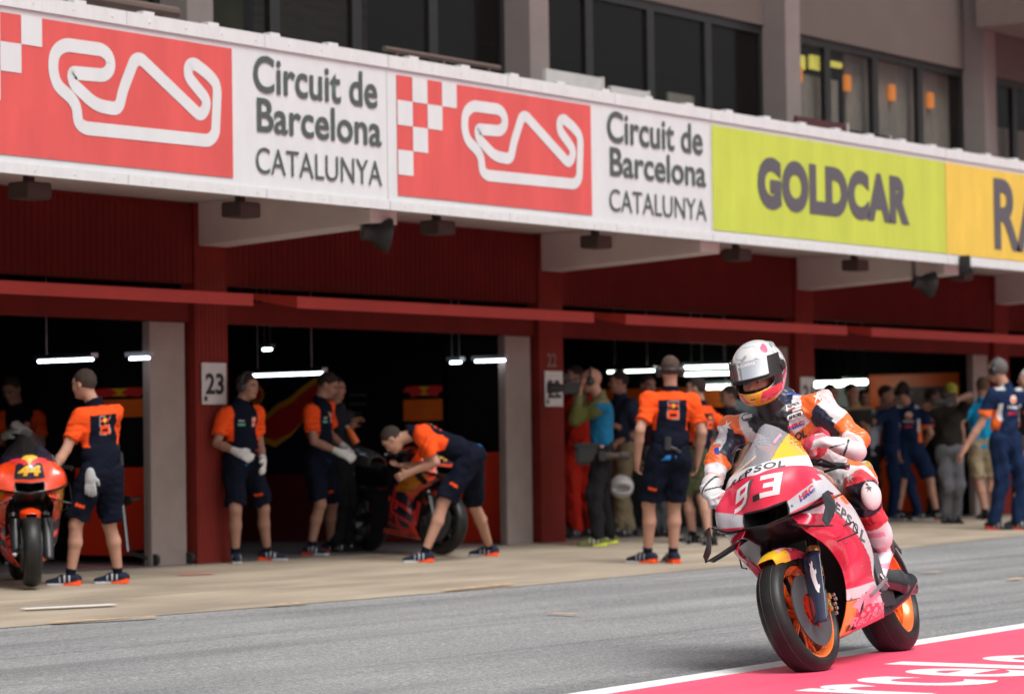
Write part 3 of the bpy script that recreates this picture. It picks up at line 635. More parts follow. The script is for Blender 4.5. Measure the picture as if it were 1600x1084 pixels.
def shirt_repsol(L, armd):
    r, f, u = L[:, 0], L[:, 1], L[:, 2]; C = np.tile(RNVY, (len(L), 1)); back = f < 0
    m = (np.abs(r) > .125) & (u < -.24) & (armd > .05); C[m] = RORG
    m = (np.abs(r) > .112) & (np.abs(r) < .14) & (u < -.17) & (u > -.34); C[m] = WHT
    C[(armd < .075) & (u < -.27)] = RORG; C[(u > -.03) & (np.abs(r) > .07) & (np.abs(r) < .17)] = WHT * .75
    m = (np.hypot(r, (u + .12)) < .042) & back; C[m] = [.8, .62, .5]; m = (np.hypot(r, (u + .128)) < .026) & back & (u < -.12); C[m] = RORG
    m = inbox(r, u, -.065, .065, -.215, -.185) & back & (np.sin(r * 190) > -.6); C[m] = WHT * .85
    m = inbox(r, u, -.055, .055, -.275, -.250) & back & (np.sin(r * 210) > -.6); C[m] = [.65, .03, .06]
    m = inbox(np.abs(r), u, .04, .10, -.16, -.13) & ~back; C[m] = WHT; return C
def plain(c, noise=0):
    c = np.array(c, float)
    def f(L, armd): return np.tile(c, (len(L), 1))
    return f
def shirt_cam(L, armd):
    C = np.tile(np.array([.012, .11, .22]), (len(L), 1)); C[(armd < .085)] = [.105, .11, .035]; C[(L[:, 2] > -.045)] = [.13, .12, .06]; C[(L[:, 2] < -.50)] = [.02, .16, .28]; return C
PEOPLE = []; HEM = [-.5]
def hand_prims(S, W, d, nrmv, s, thick=1., curl=.5, side=1, fat=0., split=True):
    """palm and five fingers from wrist W along d; nrmv = direction the palm looks"""
    d = nrm(d); n = nrm(nrmv - (np.array(nrmv) @ d) * d); t = np.cross(d, n) * side
    pr = .021 * s + fat
    for o in (-.022, 0, .022): S.cone(W + t * o * .6 * s, W + d * .085 * s + t * o * 1.15 * s, pr * .95, pr * .72, .012, side=n, q=.62)
    S.cone(W - d * .03 * s, W + d * .03 * s, .026 * s + fat, .028 * s + fat, .02, side=n, q=.75)
    for i, (o, L, c) in enumerate(((-.036, .060, 1.15), (-.0125, .073, 1.0), (.0125, .080, .95), (.036, .070, .8))):
        a = W + d * .086 * s + t * o * s * .92; ang = curl * c; p = a; dd = d
        for k, (l, r) in enumerate(((.46, .0092), (.32, .0085), (.24, .0076))):
            an = ang * (k + 1) * .8; dd = d * math.cos(an) + n * math.sin(an) + t * o * 1.2; q = p + nrm(dd) * L * l * s
            S.cone(p, q, r * s + fat, r * s * .94 + fat, .003); p = q
    a = W + d * .02 * s + t * .026 * s; b_ = a + (d * .55 + t * .62 + n * .35) * .045 * s; c_ = b_ + (d * .85 + t * .18 + n * .45) * .036 * s
    S.cone(a, b_, .0135 * s + fat, .011 * s + fat, .01); S.cone(b_, c_, .0108 * s + fat, .0088 * s + fat, .003)
def head_prims(S, c, hr, hf, hu, s):
    A = np.array([hr, hf, hu]); P = lambda r, f, u: c + (hr * r + hf * f + hu * u) * s
    e = lambda p, r, k=.02, op='u': S.ell(P(*p), np.array(r) * s, A, k, op)
    e((0, -.014, .022), (.076, .096, .094)); e((0, .022, -.035), (.062, .070, .082)); e((0, .040, -.088), (.040, .046, .032)); e((0, .058, .028), (.058, .035, .04))
    for sg in (-1, 1):
        e((sg * .034, .062, -.030), (.026, .026, .022), .02); e((sg * .031, .101, -.002), (.018, .016, .012), .012, 's'); e((sg * .031, .080, -.003), (.0135, .0135, .0125), .003)
        e((sg * .078, -.006, -.012), (.008, .018, .031), .006)
    S.cone(P(0, .090, .002), P(0, .107, -.028), .009 * s, .013 * s, .012); e((0, .094, -.056), (.024, .009, .007), .006); e((0, .090, -.066), (.020, .010, .007), .005); e((0, .082, -.095), (.016, .014, .014), .015)
    for sg in (-1, 1): e((sg * .013, .098, -.032), (.008, .009, .007), .006); e((sg * .030, .092, .017), (.022, .010, .006), .008)
def head_cols(V, C, c, hr, hf, hu, s, skin, brow, beard=0):
    q = (V - c) / s; r, f, u = q @ hr, q @ hf, q @ hu
    m = (np.abs(np.abs(r) - .030) < .022) & (np.abs(u - .017) < .0065) & (f > .07); C[m] = brow
    m = (np.hypot(np.abs(r) - .031, (u + .003) * 1.5) < .013) & (f > .07); C[m] = skin * .8 + .05; m = (np.hypot(np.abs(r) - .031, u + .003) < .0075) & (f > .07); C[m] = [.02, .012, .01]
    m = (np.abs(r) < .024) & (np.abs(u + .061) < .010) & (f > .085); C[m] = skin * [1.0, .62, .62]
    if beard: m = (u < -.04) & (f > -.01) & (np.linalg.norm(q, axis=1) < .16) & (f > .0) & ~((np.abs(r) < .024) & (np.abs(u + .061) < .010)); C[m] = C[m] * (1 - beard) + np.array(brow) * beard
def person(label, g, hip, neck, head, face, hface=None, hpitch=0, L=None, R=None, fL=None, fR=None, fdir=None, ht=None, shirt=None, sleeve='short', bottom='shorts', bcol=NVY,
           shoes=(NVY * 2, ORG), socks=NVY, skin=SKN, hair=(.03, .022, .018), hairk='short', phones=None, gloves=(), tight=1., dhip=0, dneck=0, dhead=0, elbow=None, Lh=None, Rh=None,
           cap=None, group=None, h=.009, broad=1., D=None, kneeh=None, curl=.5, shoefront=WHT * .8, bald=False, beard=0, extra=None, headtilt=0):
    D0 = depth(G(*g)) if D is None else D
    if D is None and kneeh is None: ht = (max(fL[1], fR[1]) - head[1]) * D0 / FPX / .925
    ht = ht or 1.75; s = ht / 1.78
    if D is None and kneeh is None: fy = max(fL[1], fR[1]); k_ = ht * FPX / D0; hip = (hip[0], fy - .535 * k_); neck = (neck[0], neck[1] if hpitch > 20 else fy - .825 * k_)
    root = G(*g) if D is None else atD(*g, D)
    HP = atD(*hip, D0 + dhip); NK = atD(*neck, D0 + dneck); HC = atD(*head, D0 + dhead)
    if D is not None: root = np.array([root[0], root[1], gz(root[1])])
    Uv = nrm(NK - HP); F0 = face_dir(face); Fv = nrm(F0 - (F0 @ Uv) * Uv); Rv = np.cross(Fv, Uv)
    sh = {}; hj = {}
    for sd, sg in (('L', -1), ('R', 1)): sh[sd] = NK - Uv * .072 * s + Rv * sg * .164 * s * broad; hj[sd] = HP + Rv * sg * .088 * s - Uv * .02 * s
    tg = {'L': L, 'R': R}; hh = {'L': Lh, 'R': Rh}; arm = {}; T = {}
    for sd, sg in (('L', -1), ('R', 1)):
        if tg[sd] is None: w = sh[sd] - UP * .52 * s + F0 * .06 * s + Rv * sg * .07 * s
        elif len(tg[sd]) == 2: w = atD(*tg[sd], D0)
        else: w = atD(*tg[sd][:2], D0 + tg[sd][2])
        hint = hh[sd] if hh[sd] is not None else (-F0 * .8 + Rv * sg * .5 - UP * .35); e = ik(sh[sd], w, .295 * s, .265 * s, hint); arm[sd] = (sh[sd], e, w)
    ft = {'L': fL, 'R': fR}; leg = {}
    for sd in 'LR':
        q = ft[sd]; fd = face_dir(q[2] if len(q) > 2 else (fdir if fdir is not None else face)); gp = G(q[0], q[1]) if D is None else np.array([hj[sd][0], hj[sd][1], gz(root[1])]) + (CR * q[0] if len(q) == 4 else 0)
        an = np.array([gp[0], gp[1], gz(gp[1]) + .085 * s]) + (UP * q[3] if len(q) == 4 and D is None else 0)
        k = ik(hj[sd], an, .44 * s, .42 * s, fd if kneeh is None else kneeh); leg[sd] = (hj[sd], k, an, fd)
    hfd = face_dir(face if hface is None else hface); hp = math.radians(hpitch); hf = nrm(hfd * math.cos(hp) - UP * math.sin(hp)); hr = nrm(np.cross(hf, UP)); hu = np.cross(hr, hf)
    if headtilt: tl = math.radians(headtilt); hr, hu = hr * math.cos(tl) + hu * math.sin(tl), hu * math.cos(tl) - hr * math.sin(tl)
    t = thing('person', label, 'person', root, group)
    # ---- continuous body
    S = Sdf(h); W1_ = .13 * s * broad
    S.cone(HP + Uv * .02, HP + Uv * .10 * s, .125 * s, .120 * s, .05, side=Fv, q=.72); S.cone(HP + Uv * .10 * s, NK - Uv * .16 * s, .118 * s, .140 * s, .05, side=Fv, q=.70)
    S.cone(sh['L'] - Uv * .02, sh['R'] - Uv * .02, .062 * s, .062 * s, .06); S.cone(NK - Uv * .03 * s, HC - hu * .05 * s - hf * .02 * s, .060 * s, .054 * s, .035)
    head_prims(S, HC, hr, hf, hu, s)
    for sd, sg in (('L', -1), ('R', 1)):
        a, e, w = arm[sd]; S.cone(a, e, .052 * s, .041 * s, .03); m = e + (w - e) * .35; S.cone(e, m, .041 * s, .042 * s, .01); S.cone(m, w, .042 * s, .027 * s, .01)
        d = nrm(w - e); pn = nrm(HP - w + F0 * .05); hand_prims(S, w + d * .01, d, pn, s, curl=curl, side=(1 if np.cross(d, nrm(pn - (pn @ d) * d)) @ F0 > 0 else -1))
        a, k, an, fd = leg[sd]; S.cone(a, k, .088 * s, .058 * s, .04); m = k + (an - k) * .35 - fd * .012 * s; S.cone(k, m, .054 * s, .057 * s, .02); S.cone(m, an, .056 * s, .036 * s, .02)
        S.cone(an - fd * .03 * s - UP * .045 * s, an + fd * .12 * s - UP * .055 * s, .034 * s, .026 * s, .02)
    bl = BLK if False else np.array(hair)
    def bc(V):
        C = np.tile(np.array(skin, float), (len(V), 1)); head_cols(V, C, HC, hr, hf, hu, s, np.array(skin), bl, beard); return C
    wl = Vector(root)
    def put(name, S_, colf, m, **kw):
        me = S_.mesh(col=colf, **kw); return link(name, me, m, t)
    put('body', S, bc, M['skin'])
    # ---- hair / cap
    S = Sdf(h * .8); A = np.array([hr, hf, hu])
    P = lambda r, f, u: HC + (hr * r + hf * f + hu * u) * s
    if not bald:
        S.ell(P(0, -.016, .026), np.array([.080, .100, .0985]) * s, A, 0, clips=[(P(0, .048, .035), hf * .72 - hu * .70), (P(0, 0, -.045), -hu)])
        for sg in (-1, 1): S.ell(P(sg * .082, .012, -.02), np.array([.02, .035, .045]) * s, A, .01, 's')
        put('hair', S, lambda V: np.tile(np.array(hair), (len(V), 1)), M['hair'], wrinkle=waves(.009, 170, int(g[0])))
    if cap is not None:
        S = Sdf(h * .8); S.ell(P(0, -.014, .035), np.array([.088, .106, .10]) * s, A, 0, clips=[(P(0, 0, .03), -hu)]); S.cone(P(0, .06, .04), P(0, .15, .032), .06 * s, .05 * s, .01, side=hu, q=.12)
        put('cap', S, lambda V: np.tile(np.array(cap), (len(V), 1)), M['cloth'])
    if phones is not None:
        b = MB(); pts = [P(.095 * math.cos(a), -.01, .02 + .108 * math.sin(a)) for a in np.linspace(-.2, math.pi + .2, 14)] if phones != 'neck' else [P(.09 * math.cos(a), -.02 - .10 * math.sin(a), -.0) for a in np.linspace(0, math.pi, 14)]
        b.tube(pts, .011 * s, 8)
        for sg in (-1, 1): b.lathe(P(sg * .078, -.005, -.012), hr * sg, [(0, .001), (0, .044 * s), (.030 * s, .046 * s), (.044 * s, .034 * s), (.046 * s, .001)], 20)
        link('headphones', b.mesh(True, 50), M['headphone'], t)
    # ---- shirt
    o = .016 * s * tight; S = Sdf(h)
    S.cone(HP - Uv * .045 * s, HP + Uv * .12 * s, .142 * s + o * .5, .132 * s + o, .05, side=Fv, q=.74, clips=[(HP - Uv * .065 * s, -Uv)])
    S.cone(HP + Uv * .12 * s, NK - Uv * .16 * s, .128 * s + o, .146 * s + o, .05, side=Fv, q=.74); S.cone(sh['L'] - Uv * .01, sh['R'] - Uv * .01, .058 * s + o * .6, .058 * s + o * .6, .07)
    S.cone(NK - Uv * .03 * s, NK + (HC - NK) * .20, .066 * s + o * .4, .066 * s + o * .3, .02, clips=[(NK + (HC - NK) * .26, HC - NK)])
    for sd in 'LR':
        a, e, w = arm[sd]
        if sleeve == 'short': c = a + (e - a) * .72; S.cone(a, e, .054 * s + o, .058 * s + o, .03, clips=[(c, e - a)])
        elif sleeve == 'long':
            S.cone(a, e, .058 * s + o, .046 * s + o, .03); S.cone(e, w, .046 * s + o, .033 * s + o * .8, .012, clips=[(w - nrm(w - e) * .01, w - e)])
        else: S.cone(a, e, .056 * s + o, .05 * s + o, .03, clips=[(a + (e - a) * .15, e - a)])
    def lc(V):
        q = V - NK; return np.stack([q @ Rv, q @ Fv, q @ Uv], 1) / s
    def armd(V):
        d = np.full(len(V), 9.)
        for sd in 'LR':
            a, e, w = arm[sd]; a2 = a + (e - a) * .12
            for p, q in ((a2, e), (e, w)): ab = q - p; tt = np.clip(((V - p) @ ab) / (ab @ ab), 0, 1); d = np.minimum(d, np.linalg.norm(V - p - tt[:, None] * ab, axis=1))
        return d / s
    HEM[0] = ((HP - NK) @ Uv) / s; sf = shirt or shirt_team; put('shirt', S, lambda V: sf(lc(V), armd(V)), M['cloth'], wrinkle=wr2(int(g[0])))
    # ---- trousers
    S = Sdf(h); o = .024 * s * tight; S.cone(HP - Uv * .02, HP + Uv * .10 * s, .135 * s + o * .3, .122 * s, .05, side=Fv, q=.80, clips=[(HP + Uv * .12 * s, Uv)])
    for sd in 'LR':
        a, k, an, fd = leg[sd]
        if bottom == 'shorts': c = a + (k - a) * .90; S.cone(a, k + (k - a) * .1, .092 * s + o * .7, .074 * s + o, .05, clips=[(c, k - a)])
        else: S.cone(a, k, .092 * s + o * .5, .066 * s + o * .6, .05); S.cone(k, an, .066 * s + o * .6, .052 * s + o * .7, .02, clips=[(an - UP * .02 * s, an - k)])
    def pcol(V):
        C = np.tile(np.array(bcol, float), (len(V), 1))
        if extra == 'ktm' :
            a, k, an, fd = leg['L']; q = V - (a + (k - a) * .62); m = (np.abs(q @ nrm(k - a)) < .012) & (np.abs(q @ nrm(np.cross(nrm(k - a), CF))) < .038); C[m] = ORG
        return C
    put('shorts' if bottom == 'shorts' else 'trousers', S, pcol, M['cloth'], wrinkle=wr2(int(g[0]) + 5))
    # ---- socks, shoes
    for sd in 'LR':
        a, k, an, fd = leg[sd]; du = nrm(k - an)
        if bottom == 'shorts': S = Sdf(h * .8); S.cone(an - UP * .02 * s, an + du * .065 * s, .041 * s, .042 * s, .01, clips=[(an + du * .065 * s, du)]); put('sock', S, lambda V: np.tile(np.array(socks), (len(V), 1)), M['cloth'])
        gzv = an[2] - .085 * s; b0 = np.array([an[0], an[1], gzv]); sdv = np.cross(fd, UP)
        S = Sdf(h * .7); S.cone(b0 - fd * .055 * s + UP * .052 * s, b0 + fd * .06 * s + UP * .05 * s, .042 * s, .044 * s, .02); S.cone(b0 + fd * .06 * s + UP * .042 * s, b0 + fd * .175 * s + UP * .030 * s, .044 * s, .028 * s, .02)
        S.cone(an - fd * .01 + UP * -.01, an + fd * .05 * s - UP * .035 * s, .045 * s, .042 * s, .03, clips=[(an + UP * .0, UP)])
        S.box(b0 + fd * .055 * s + UP * .014 * s, (.142 * s, .046 * s, .014 * s), np.array([fd, sdv, UP]), .012, .004)
        def sc(V, b0=b0, fd=fd, sdv=sdv):
            C = np.tile(np.array(shoes[0], float), (len(V), 1)); z = (V - b0)[:, 2] / s; f = ((V - b0) @ fd) / s; y = ((V - b0) @ sdv) / s
            C[(z > .03) & (np.abs(y) > .03) & (np.sin(f * 160) > .75) & (f > 0) & (f < .1)] = WHT * .8; m = (z < .024 + .02 * sm(-f, -.02, .06)); C[m] = np.where((f[m] < .06)[:, None], np.array(shoes[1])[None], np.array(shoefront)[None]); return C
        put('shoe', S, sc, M['shoe'])
    for sd in gloves:
        a, e, w = arm[sd]; S = Sdf(.006); d = nrm(w - e); pn = nrm(HP - w + F0 * .05); hand_prims(S, w + d * .01, d, pn, s, curl=curl, fat=.004, side=(1 if np.cross(d, nrm(pn - (pn @ d) * d)) @ F0 > 0 else -1))
        S.cone(w - d * .05 * s, w, .034 * s, .033 * s, .01); put('glove', S, lambda V: np.tile(np.array([.6, .6, .58]), (len(V), 1)), M['glove'])
    t['_j'] = 0; del t['_j']
    return dict(t=t, HP=HP, NK=NK, HC=HC, F=Fv, U=Uv, R=Rv, arm=arm, leg=leg, D=D0, hf=hf, hr=hr, hu=hu, s=s)
TC = 'pit crew in orange and navy shirts'
pa = person('crew member in orange and navy shirt seen from behind, reaching for the left motorcycle', (148, 915), (158, 728), (150, 632), (131, 600), -140, -118, 5, L=(76, 744, -.30), R=(148, 706, .34),
    fL=(110, 915, -80), fR=(185, 912, -85), ht=1.70, extra='ktm', group=TC, Lh=-UP + CR * .3, Rh=-UP, hair=(.05, .035, .028))
pc = person('crew member with headphones and white gloves beside the number 23 plate', (395, 879), (378, 712), (376, 628), (387, 603), 38, 62, 5, L=(411, 720, -.05), R=(371, 706, -.32),
    fL=(418, 876, 75), fR=(368, 880, 10), ht=1.66, gloves='LR', phones=1, group=TC, extra='ktm', skin=SKN * .72)
pd_ = person('crew member with white gloves leaning over the tail of the parked motorcycle', (508, 866), (498, 712), (498, 628), (512, 601), 62, 80, 28, L=(540, 700, .1), R=(530, 706, -.25),
    fL=(516, 861, 80), fR=(486, 867, 60), ht=1.66, gloves='LR', group=TC, extra='ktm', skin=SKN * .72, dneck=-.05)
pf = person('crew member bent double over the front of the parked motorcycle', (712, 878), (735, 710), (646, 674), (613, 686), -88, -95, 55, L=(640, 738, -.1), R=(634, 727, .3),
    fL=(663, 879, -85), fR=(765, 869, -88), ht=1.68, group=TC, extra='ktm', kneeh=-CR - UP * .1, Lh=-UP + CR * .8, Rh=-UP + CR * .5, hair=(.045, .035, .03))
pi_ = person('close cropped crew member with headphones seen from behind, standing left of the racer', (1028, 882), (1046, 712), (1047, 612), (1047, 578), -168, -175, 0, L=(996, 716, -.05), R=(1090, 718, .12),
    fL=(1012, 880, -118), fR=(1052, 880, -160), ht=1.80, phones='neck', group=TC, broad=1.12, hair=(.075, .05, .04), extra='ktm')
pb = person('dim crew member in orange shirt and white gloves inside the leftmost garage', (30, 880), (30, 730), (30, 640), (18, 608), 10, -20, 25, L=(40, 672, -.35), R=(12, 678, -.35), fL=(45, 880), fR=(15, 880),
    ht=1.75, gloves='LR', group=TC, D=25.6, skin=SKN * .5, shirt=lambda L, a: shirt_team(L, a) * .55)  # shirt and skin colours darkened to paint in the garage gloom
CAMSH = (np.array([.09, .10, .03]), np.array([.45, .5, .05]))
pg = person('cameraman in blue top with olive sleeves filming by the column numbered 22', (947, 852), (941, 712), (938, 620), (923, 594), -92, -98, 3, L=(905, 614, -.12), R=(915, 606, .08), fL=(935, 854, -85), fR=(952, 850, -60),
    ht=1.76, shirt=shirt_cam, sleeve='long', bottom='long', bcol=BLK, phones=1, bald=True, hair=(.25, .17, .13), shoes=CAMSH, shoefront=CAMSH[0], Lh=-UP, Rh=-UP, skin=SKN * .9)
REDO = plain([.42, .022, .012])
ph = person('man in red overalls standing behind the cameraman', (908, 838), (905, 706), (902, 622), (896, 588), -30, -60, 0, L=(930, 690, -.05), R=(893, 690), fL=(922, 836), fR=(900, 838), ht=1.72, shirt=REDO, sleeve='long', bottom='long', bcol=[.42, .022, .012],
    shoes=(BLK, BLK), shoefront=BLK, skin=SKN * .7)
pj = person('crew member in navy shirt and olive shorts hidden behind the close cropped one', (1090, 850), (1093, 718), (1096, 640), (1087, 607), -120, -100, 0, L=(1078, 700), R=(1112, 700), fL=(1083, 850), fR=(1108, 852), ht=1.70, shirt=shirt_team,
    bcol=[.05, .055, .03], shoes=(BLK, BLK), group=TC, skin=SKN * .8)
pk = person('dark haired person in grey beside the helmet of the racer', (1140, 838), (1143, 715), (1143, 640), (1138, 618), -60, -70, 5, fL=(1134, 838), fR=(1152, 838), ht=1.62, shirt=plain([.03, .035, .045]), bottom='long', bcol=BLK, shoes=(BLK, BLK), shoefront=BLK, skin=SKN * .6)
pl = person('person in black shirt and khaki trousers standing behind the cameraman', (975, 838), (975, 708), (972, 630), (966, 596), -60, -80, 5, L=(965, 690, -.1), R=(962, 665, -.2), fL=(968, 838), fR=(984, 838), ht=1.72, shirt=plain([.022, .03, .055]), bottom='long', bcol=[.20, .16, .10], shoes=(BLK, BLK), shoefront=BLK, skin=SKN * .75)
pm = person('person in dark shirt and grey trousers seen just right of the cameraman', (1030, 838), (1028, 712), (1022, 635), (1012, 602), 20, 30, 5, fL=(1020, 838), fR=(1040, 838), ht=1.70, shirt=plain([.03, .012, .02]), bottom='long', bcol=[.07, .075, .08], shoes=(BLK, BLK), shoefront=BLK, skin=SKN * .6)
RC = 'team members in navy shirts with orange sides'
pq = person('team member in navy shirt and shorts striding right before the orange backdrop', (1430, 812), (1421, 722), (1422, 640), (1411, 612), 165, 140, 0, L=(1402, 706, -.1), R=(1446, 690, .1), fL=(1403, 812, 60), fR=(1464, 812, 70), ht=1.80,
    shirt=shirt_repsol, bcol=RNVY, phones=1, shoes=(BLK, [.3, .05, .04]), shoefront=BLK, group=RC, skin=SKN * .9, broad=1.1)
pr = person('team member in dark navy clothes with a hand raised to the face before orange backdrop', (1400, 812), (1395, 722), (1393, 645), (1385, 616), 60, 70, 5, L=(1396, 630, -.15), R=(1370, 650, -.05), fL=(1434, 812, 70), fR=(1396, 812, 60), ht=1.74,
    shirt=plain(RNVY), bottom='long', bcol=RNVY, shoes=(BLK, WHT), group=RC, skin=SKN * .7, hair=(.03, .02, .015))
pu = person('tall grey haired team member in navy and orange shirt at far right', (1572, 828), (1570, 712), (1573, 606), (1558, 578), -150, -130, 0, L=(1508, 700, -.1), R=(1606, 690, .1), fL=(1553, 828, 80), fR=(1590, 828, 80), ht=2.0,
    shirt=shirt_repsol, bottom='long', bcol=RNVY, phones=1, shoes=(BLK, [.45, .04, .04]), shoefront=BLK, group=RC, hair=(.13, .12, .115), broad=1.1, Lh=-UP + CR * .2)
pt = person('man in turquoise shirt and khaki shorts with his back to the pit lane', (1535, 812), (1533, 710), (1535, 632), (1535, 604), 175, -170, 0, L=(1506, 690, -.05), R=(1560, 700), fL=(1540, 812, -160), fR=(1553, 812, 170), ht=1.86,
    shirt=plain([.012, .32, .58]), bcol=KHA, shoes=(BLK, BLK), hair=(.13, .08, .05), skin=SKN)
ps = person('photographer in black with grey patterned trousers and a yellow headband', (1486, 818), (1484, 715), (1484, 640), (1486, 614), 10, 0, 10, L=(1494, 625, -.3), R=(1478, 628, -.3), fL=(1494, 818), fR=(1478, 818), ht=1.80, shirt=plain([.02, .018, .016]), sleeve='short', bottom='long', bcol=[.10, .10, .11],
    shoes=(BLK, BLK), shoefront=BLK, skin=SKN * .45, cap=[.22, .20, .03], hair=(.02, .015, .01))
pn_ = person('dark haired man in black shirt right behind the rider shoulder', (1300, 815), (1303, 715), (1303, 645), (1298, 614), 40, 50, 5, fL=(1295, 815), fR=(1312, 815), ht=1.80, shirt=plain([.02, .022, .03]), bottom='long', bcol=BLK, shoes=(BLK, BLK), shoefront=BLK, skin=SKN * .8)
po = person('man in black shirt with tan collar and folded arms before the white lit backdrop', (1335, 815), (1338, 715), (1335, 645), (1331, 613), 20, 30, 5, L=(1352, 665, -.3), R=(1338, 672, -.3), fL=(1345, 815), fR=(1326, 815), ht=1.82, shirt=lambda L, a: np.where((L[:, 2] > -.04)[:, None], np.array([[.30, .20, .11]]), np.array([[.03, .028, .026]])), bottom='long', bcol=BLK, shoes=(BLK, BLK), shoefront=BLK, skin=SKN * .8)
pp = person('person in pale blue shirt half hidden behind the man with folded arms', (1357, 812), (1357, 715), (1355, 650), (1350, 622), 10, 10, 5, fL=(1365, 812), fR=(1352, 812), ht=1.66, shirt=plain([.28, .33, .40]), bottom='long', bcol=BLK, shoes=(BLK, BLK), shoefront=BLK, skin=SKN * .6)
pv = person('white haired person in olive shorts cut by the right edge', (1604, 822), (1608, 700), (1610, 625), (1606, 592), -90, -90, 0, fL=(1598, 822, -90), fR=(1618, 822, -90), ht=1.86, shirt=plain([.03, .03, .03]), bcol=[.13, .12, .07], shoes=(BLK, BLK), shoefront=BLK, hair=(.5, .5, .5))
pw = person('dark clothed person behind the photographer with arms raised to a camera', (1462, 808), (1460, 712), (1460, 645), (1457, 620), 90, 90, 5, L=(1478, 640, -.1), R=(1475, 645, -.3), fL=(1468, 808), fR=(1455, 808), ht=1.72, shirt=plain([.02, .016, .014]), bottom='long', bcol=BLK, shoes=(BLK, BLK), shoefront=BLK, skin=SKN * .4)
pe = person('dark clothed person holding a bottle behind the second gloved crew member', (540, 862), (532, 714), (528, 640), (524, 606), 60, 70, 5, L=(548, 668, -.05), R=(545, 660, .1), fL=(530, 862), fR=(546, 862), ht=1.66, shirt=plain([.02, .02, .025]), bottom='long', bcol=BLK, shoes=(BLK, BLK), shoefront=BLK, D=27.2, skin=SKN * .75)
# ---- things they hold or wear on a strap
def video_camera(px, py, D, label, sc=1.):
    c = atD(px, py, D); f = -CR; u = UP; t = thing('video_camera', label, 'camera', c); sd = CF
    b = MB(); b.obox(c + f * .00, f, sd, u, .09 * sc, .05 * sc, .065 * sc, .01); b.obox(c + u * .09 * sc, f, sd, u, .07 * sc, .015 * sc, .012 * sc, .004); b.build('camera_body', M['black'], t)
    b = MB(); b.lathe(c + f * .09 * sc, f, [(0, .001), (0, .042 * sc), (.07 * sc, .045 * sc), (.075 * sc, .05 * sc), (.17 * sc, .055 * sc), (.18 * sc, .05 * sc), (.175 * sc, .001)], 24); b.build('lens', M['black'], t, True)
    b = MB(); b.obox(c + f * .05 + u * .13 * sc, f, sd, u, .04 * sc, .02 * sc, .02 * sc, .005); b.build('flash', M['black'], t); return t
video_camera(893, 606, pg['D'] - .16, 'black long lensed camera held up by the man in blue top', .9)
def strap_item(c, dv, label, name, cat):
    t = thing(name, label, cat, c); b = MB(); b.lathe(c, dv, [(0, .001), (0, .035), (.05, .04), (.055, .03), (.13, .032), (.14, .042), (.22, .046), (.225, .035), (.22, .001)], 20); b.build('lens_barrel', M['darkbox'], t, True)
    b = MB(); b.obox(np.array(c) - nrm(dv) * .04, dv, UP, np.cross(nrm(dv), UP), .04, .05, .06, .01); b.build('camera_body', M['black'], t)
strap_item(atD(948, 712, pg['D'] - .22), CR, 'second camera hanging at the hip of the cameraman', 'hanging_camera', 'camera')
t = thing('camera_bag', 'black camera bag at the waist of the man in blue top', 'bag', atD(918, 712, pg['D'] - .1)); c = atD(918, 710, pg['D'] - .1); b = MB(); b.obox(c, CR, CF, UP, .12, .08, .10, .03); b.build('pouch', M['black'], t); b = MB(); b.obox(c + UP * .085, CR, CF, UP, .125, .085, .03, .02); b.build('flap', M['black'], t)
t = thing('white_helmet', 'white helmet held low behind the cameraman', 'helmet', atD(971, 764, 29.4)); S = Sdf(.01); c = atD(971, 760, 29.4); S.ell(c, (.125, .125, .12), k=0); S.ell(c - CF * .12 - UP * .02, (.10, .10, .045), k=.01, op='s'); link('shell', S.mesh(), mat('white_helmet_paint', (.42, .42, .42), .3), t)
video_camera(1485, 628, ps['D'] - .35, 'black camera held to the face of the photographer in black', .8)
video_camera(1478, 640, pw['D'] - .2, 'small black camera held by the dark clothed person', .7)
def bottle(px, py, D, label):
    c = atD(px, py, D); ax = nrm(UP * .8 - CR * .45); t = thing('drink_bottle', label, 'bottle', c); b = MB(); b.lathe(c - ax * .1, ax, [(0, .001), (0, .033), (.12, .034), (.15, .02), (.165, .016)], 18); b.build('bottle_body', M['orange'], t, True); b = MB(); b.lathe(c + ax * .065, ax, [(0, .018), (.03, .018), (.032, .001)], 16); b.build('bottle_cap', M['board_white'], t, True)
bottle(549, 678, pe['D'] - .1, 'orange drink bottle held behind the gloved crew member')
def hip_pack(P_, sg, label):
    c = P_['HP'] + P_['U'] * .06 + P_['R'] * sg * .17; t = thing('radio', label, 'radio', c); b = MB(); b.obox(c, P_['R'], P_['F'], P_['U'], .016, .03, .055, .006); b.build('radio_body', M['black'], t)
    b = MB(); b.tube([c + P_['U'] * .05, c + P_['U'] * .13], .006, 8); b.build('antenna', M['black'], t)
hip_pack(pa, 1, 'black radio clipped to the belt of the man at the left motorcycle'); 
def tool_belt(P_, label):
    c = P_['HP'] + P_['U'] * .075 - P_['F'] * .125 + P_['R'] * -.05; t = thing('radio', label, 'radio', c); b = MB(); b.obox(c, P_['R'], P_['F'], P_['U'], .03, .02, .06, .008); b.build('radio_body', M['black'], t)
    b = MB(); b.tube([c - P_['U'] * .03, c - P_['U'] * .05 + P_['R'] * .07, c - P_['U'] * .08 + P_['R'] * .11], .018, 8); b.build('holster', M['black'], t)
tool_belt(pi_, 'black radio on the belt of the man seen from behind near the racer')
t = thing('hanging_glove', 'white and black gloves tucked at the hip of the man at the left motorcycle', 'glove', atD(141, 752, pa['D'] - .16)); S = Sdf(.006); c = atD(141, 742, pa['D'] - .17); hand_prims(S, c, -UP, CF, .95, curl=.2, fat=.004); link('glove_cloth', S.mesh(col=lambda V: np.tile(np.array([.35, .36, .37]), (len(V), 1))), M['glove'], t)
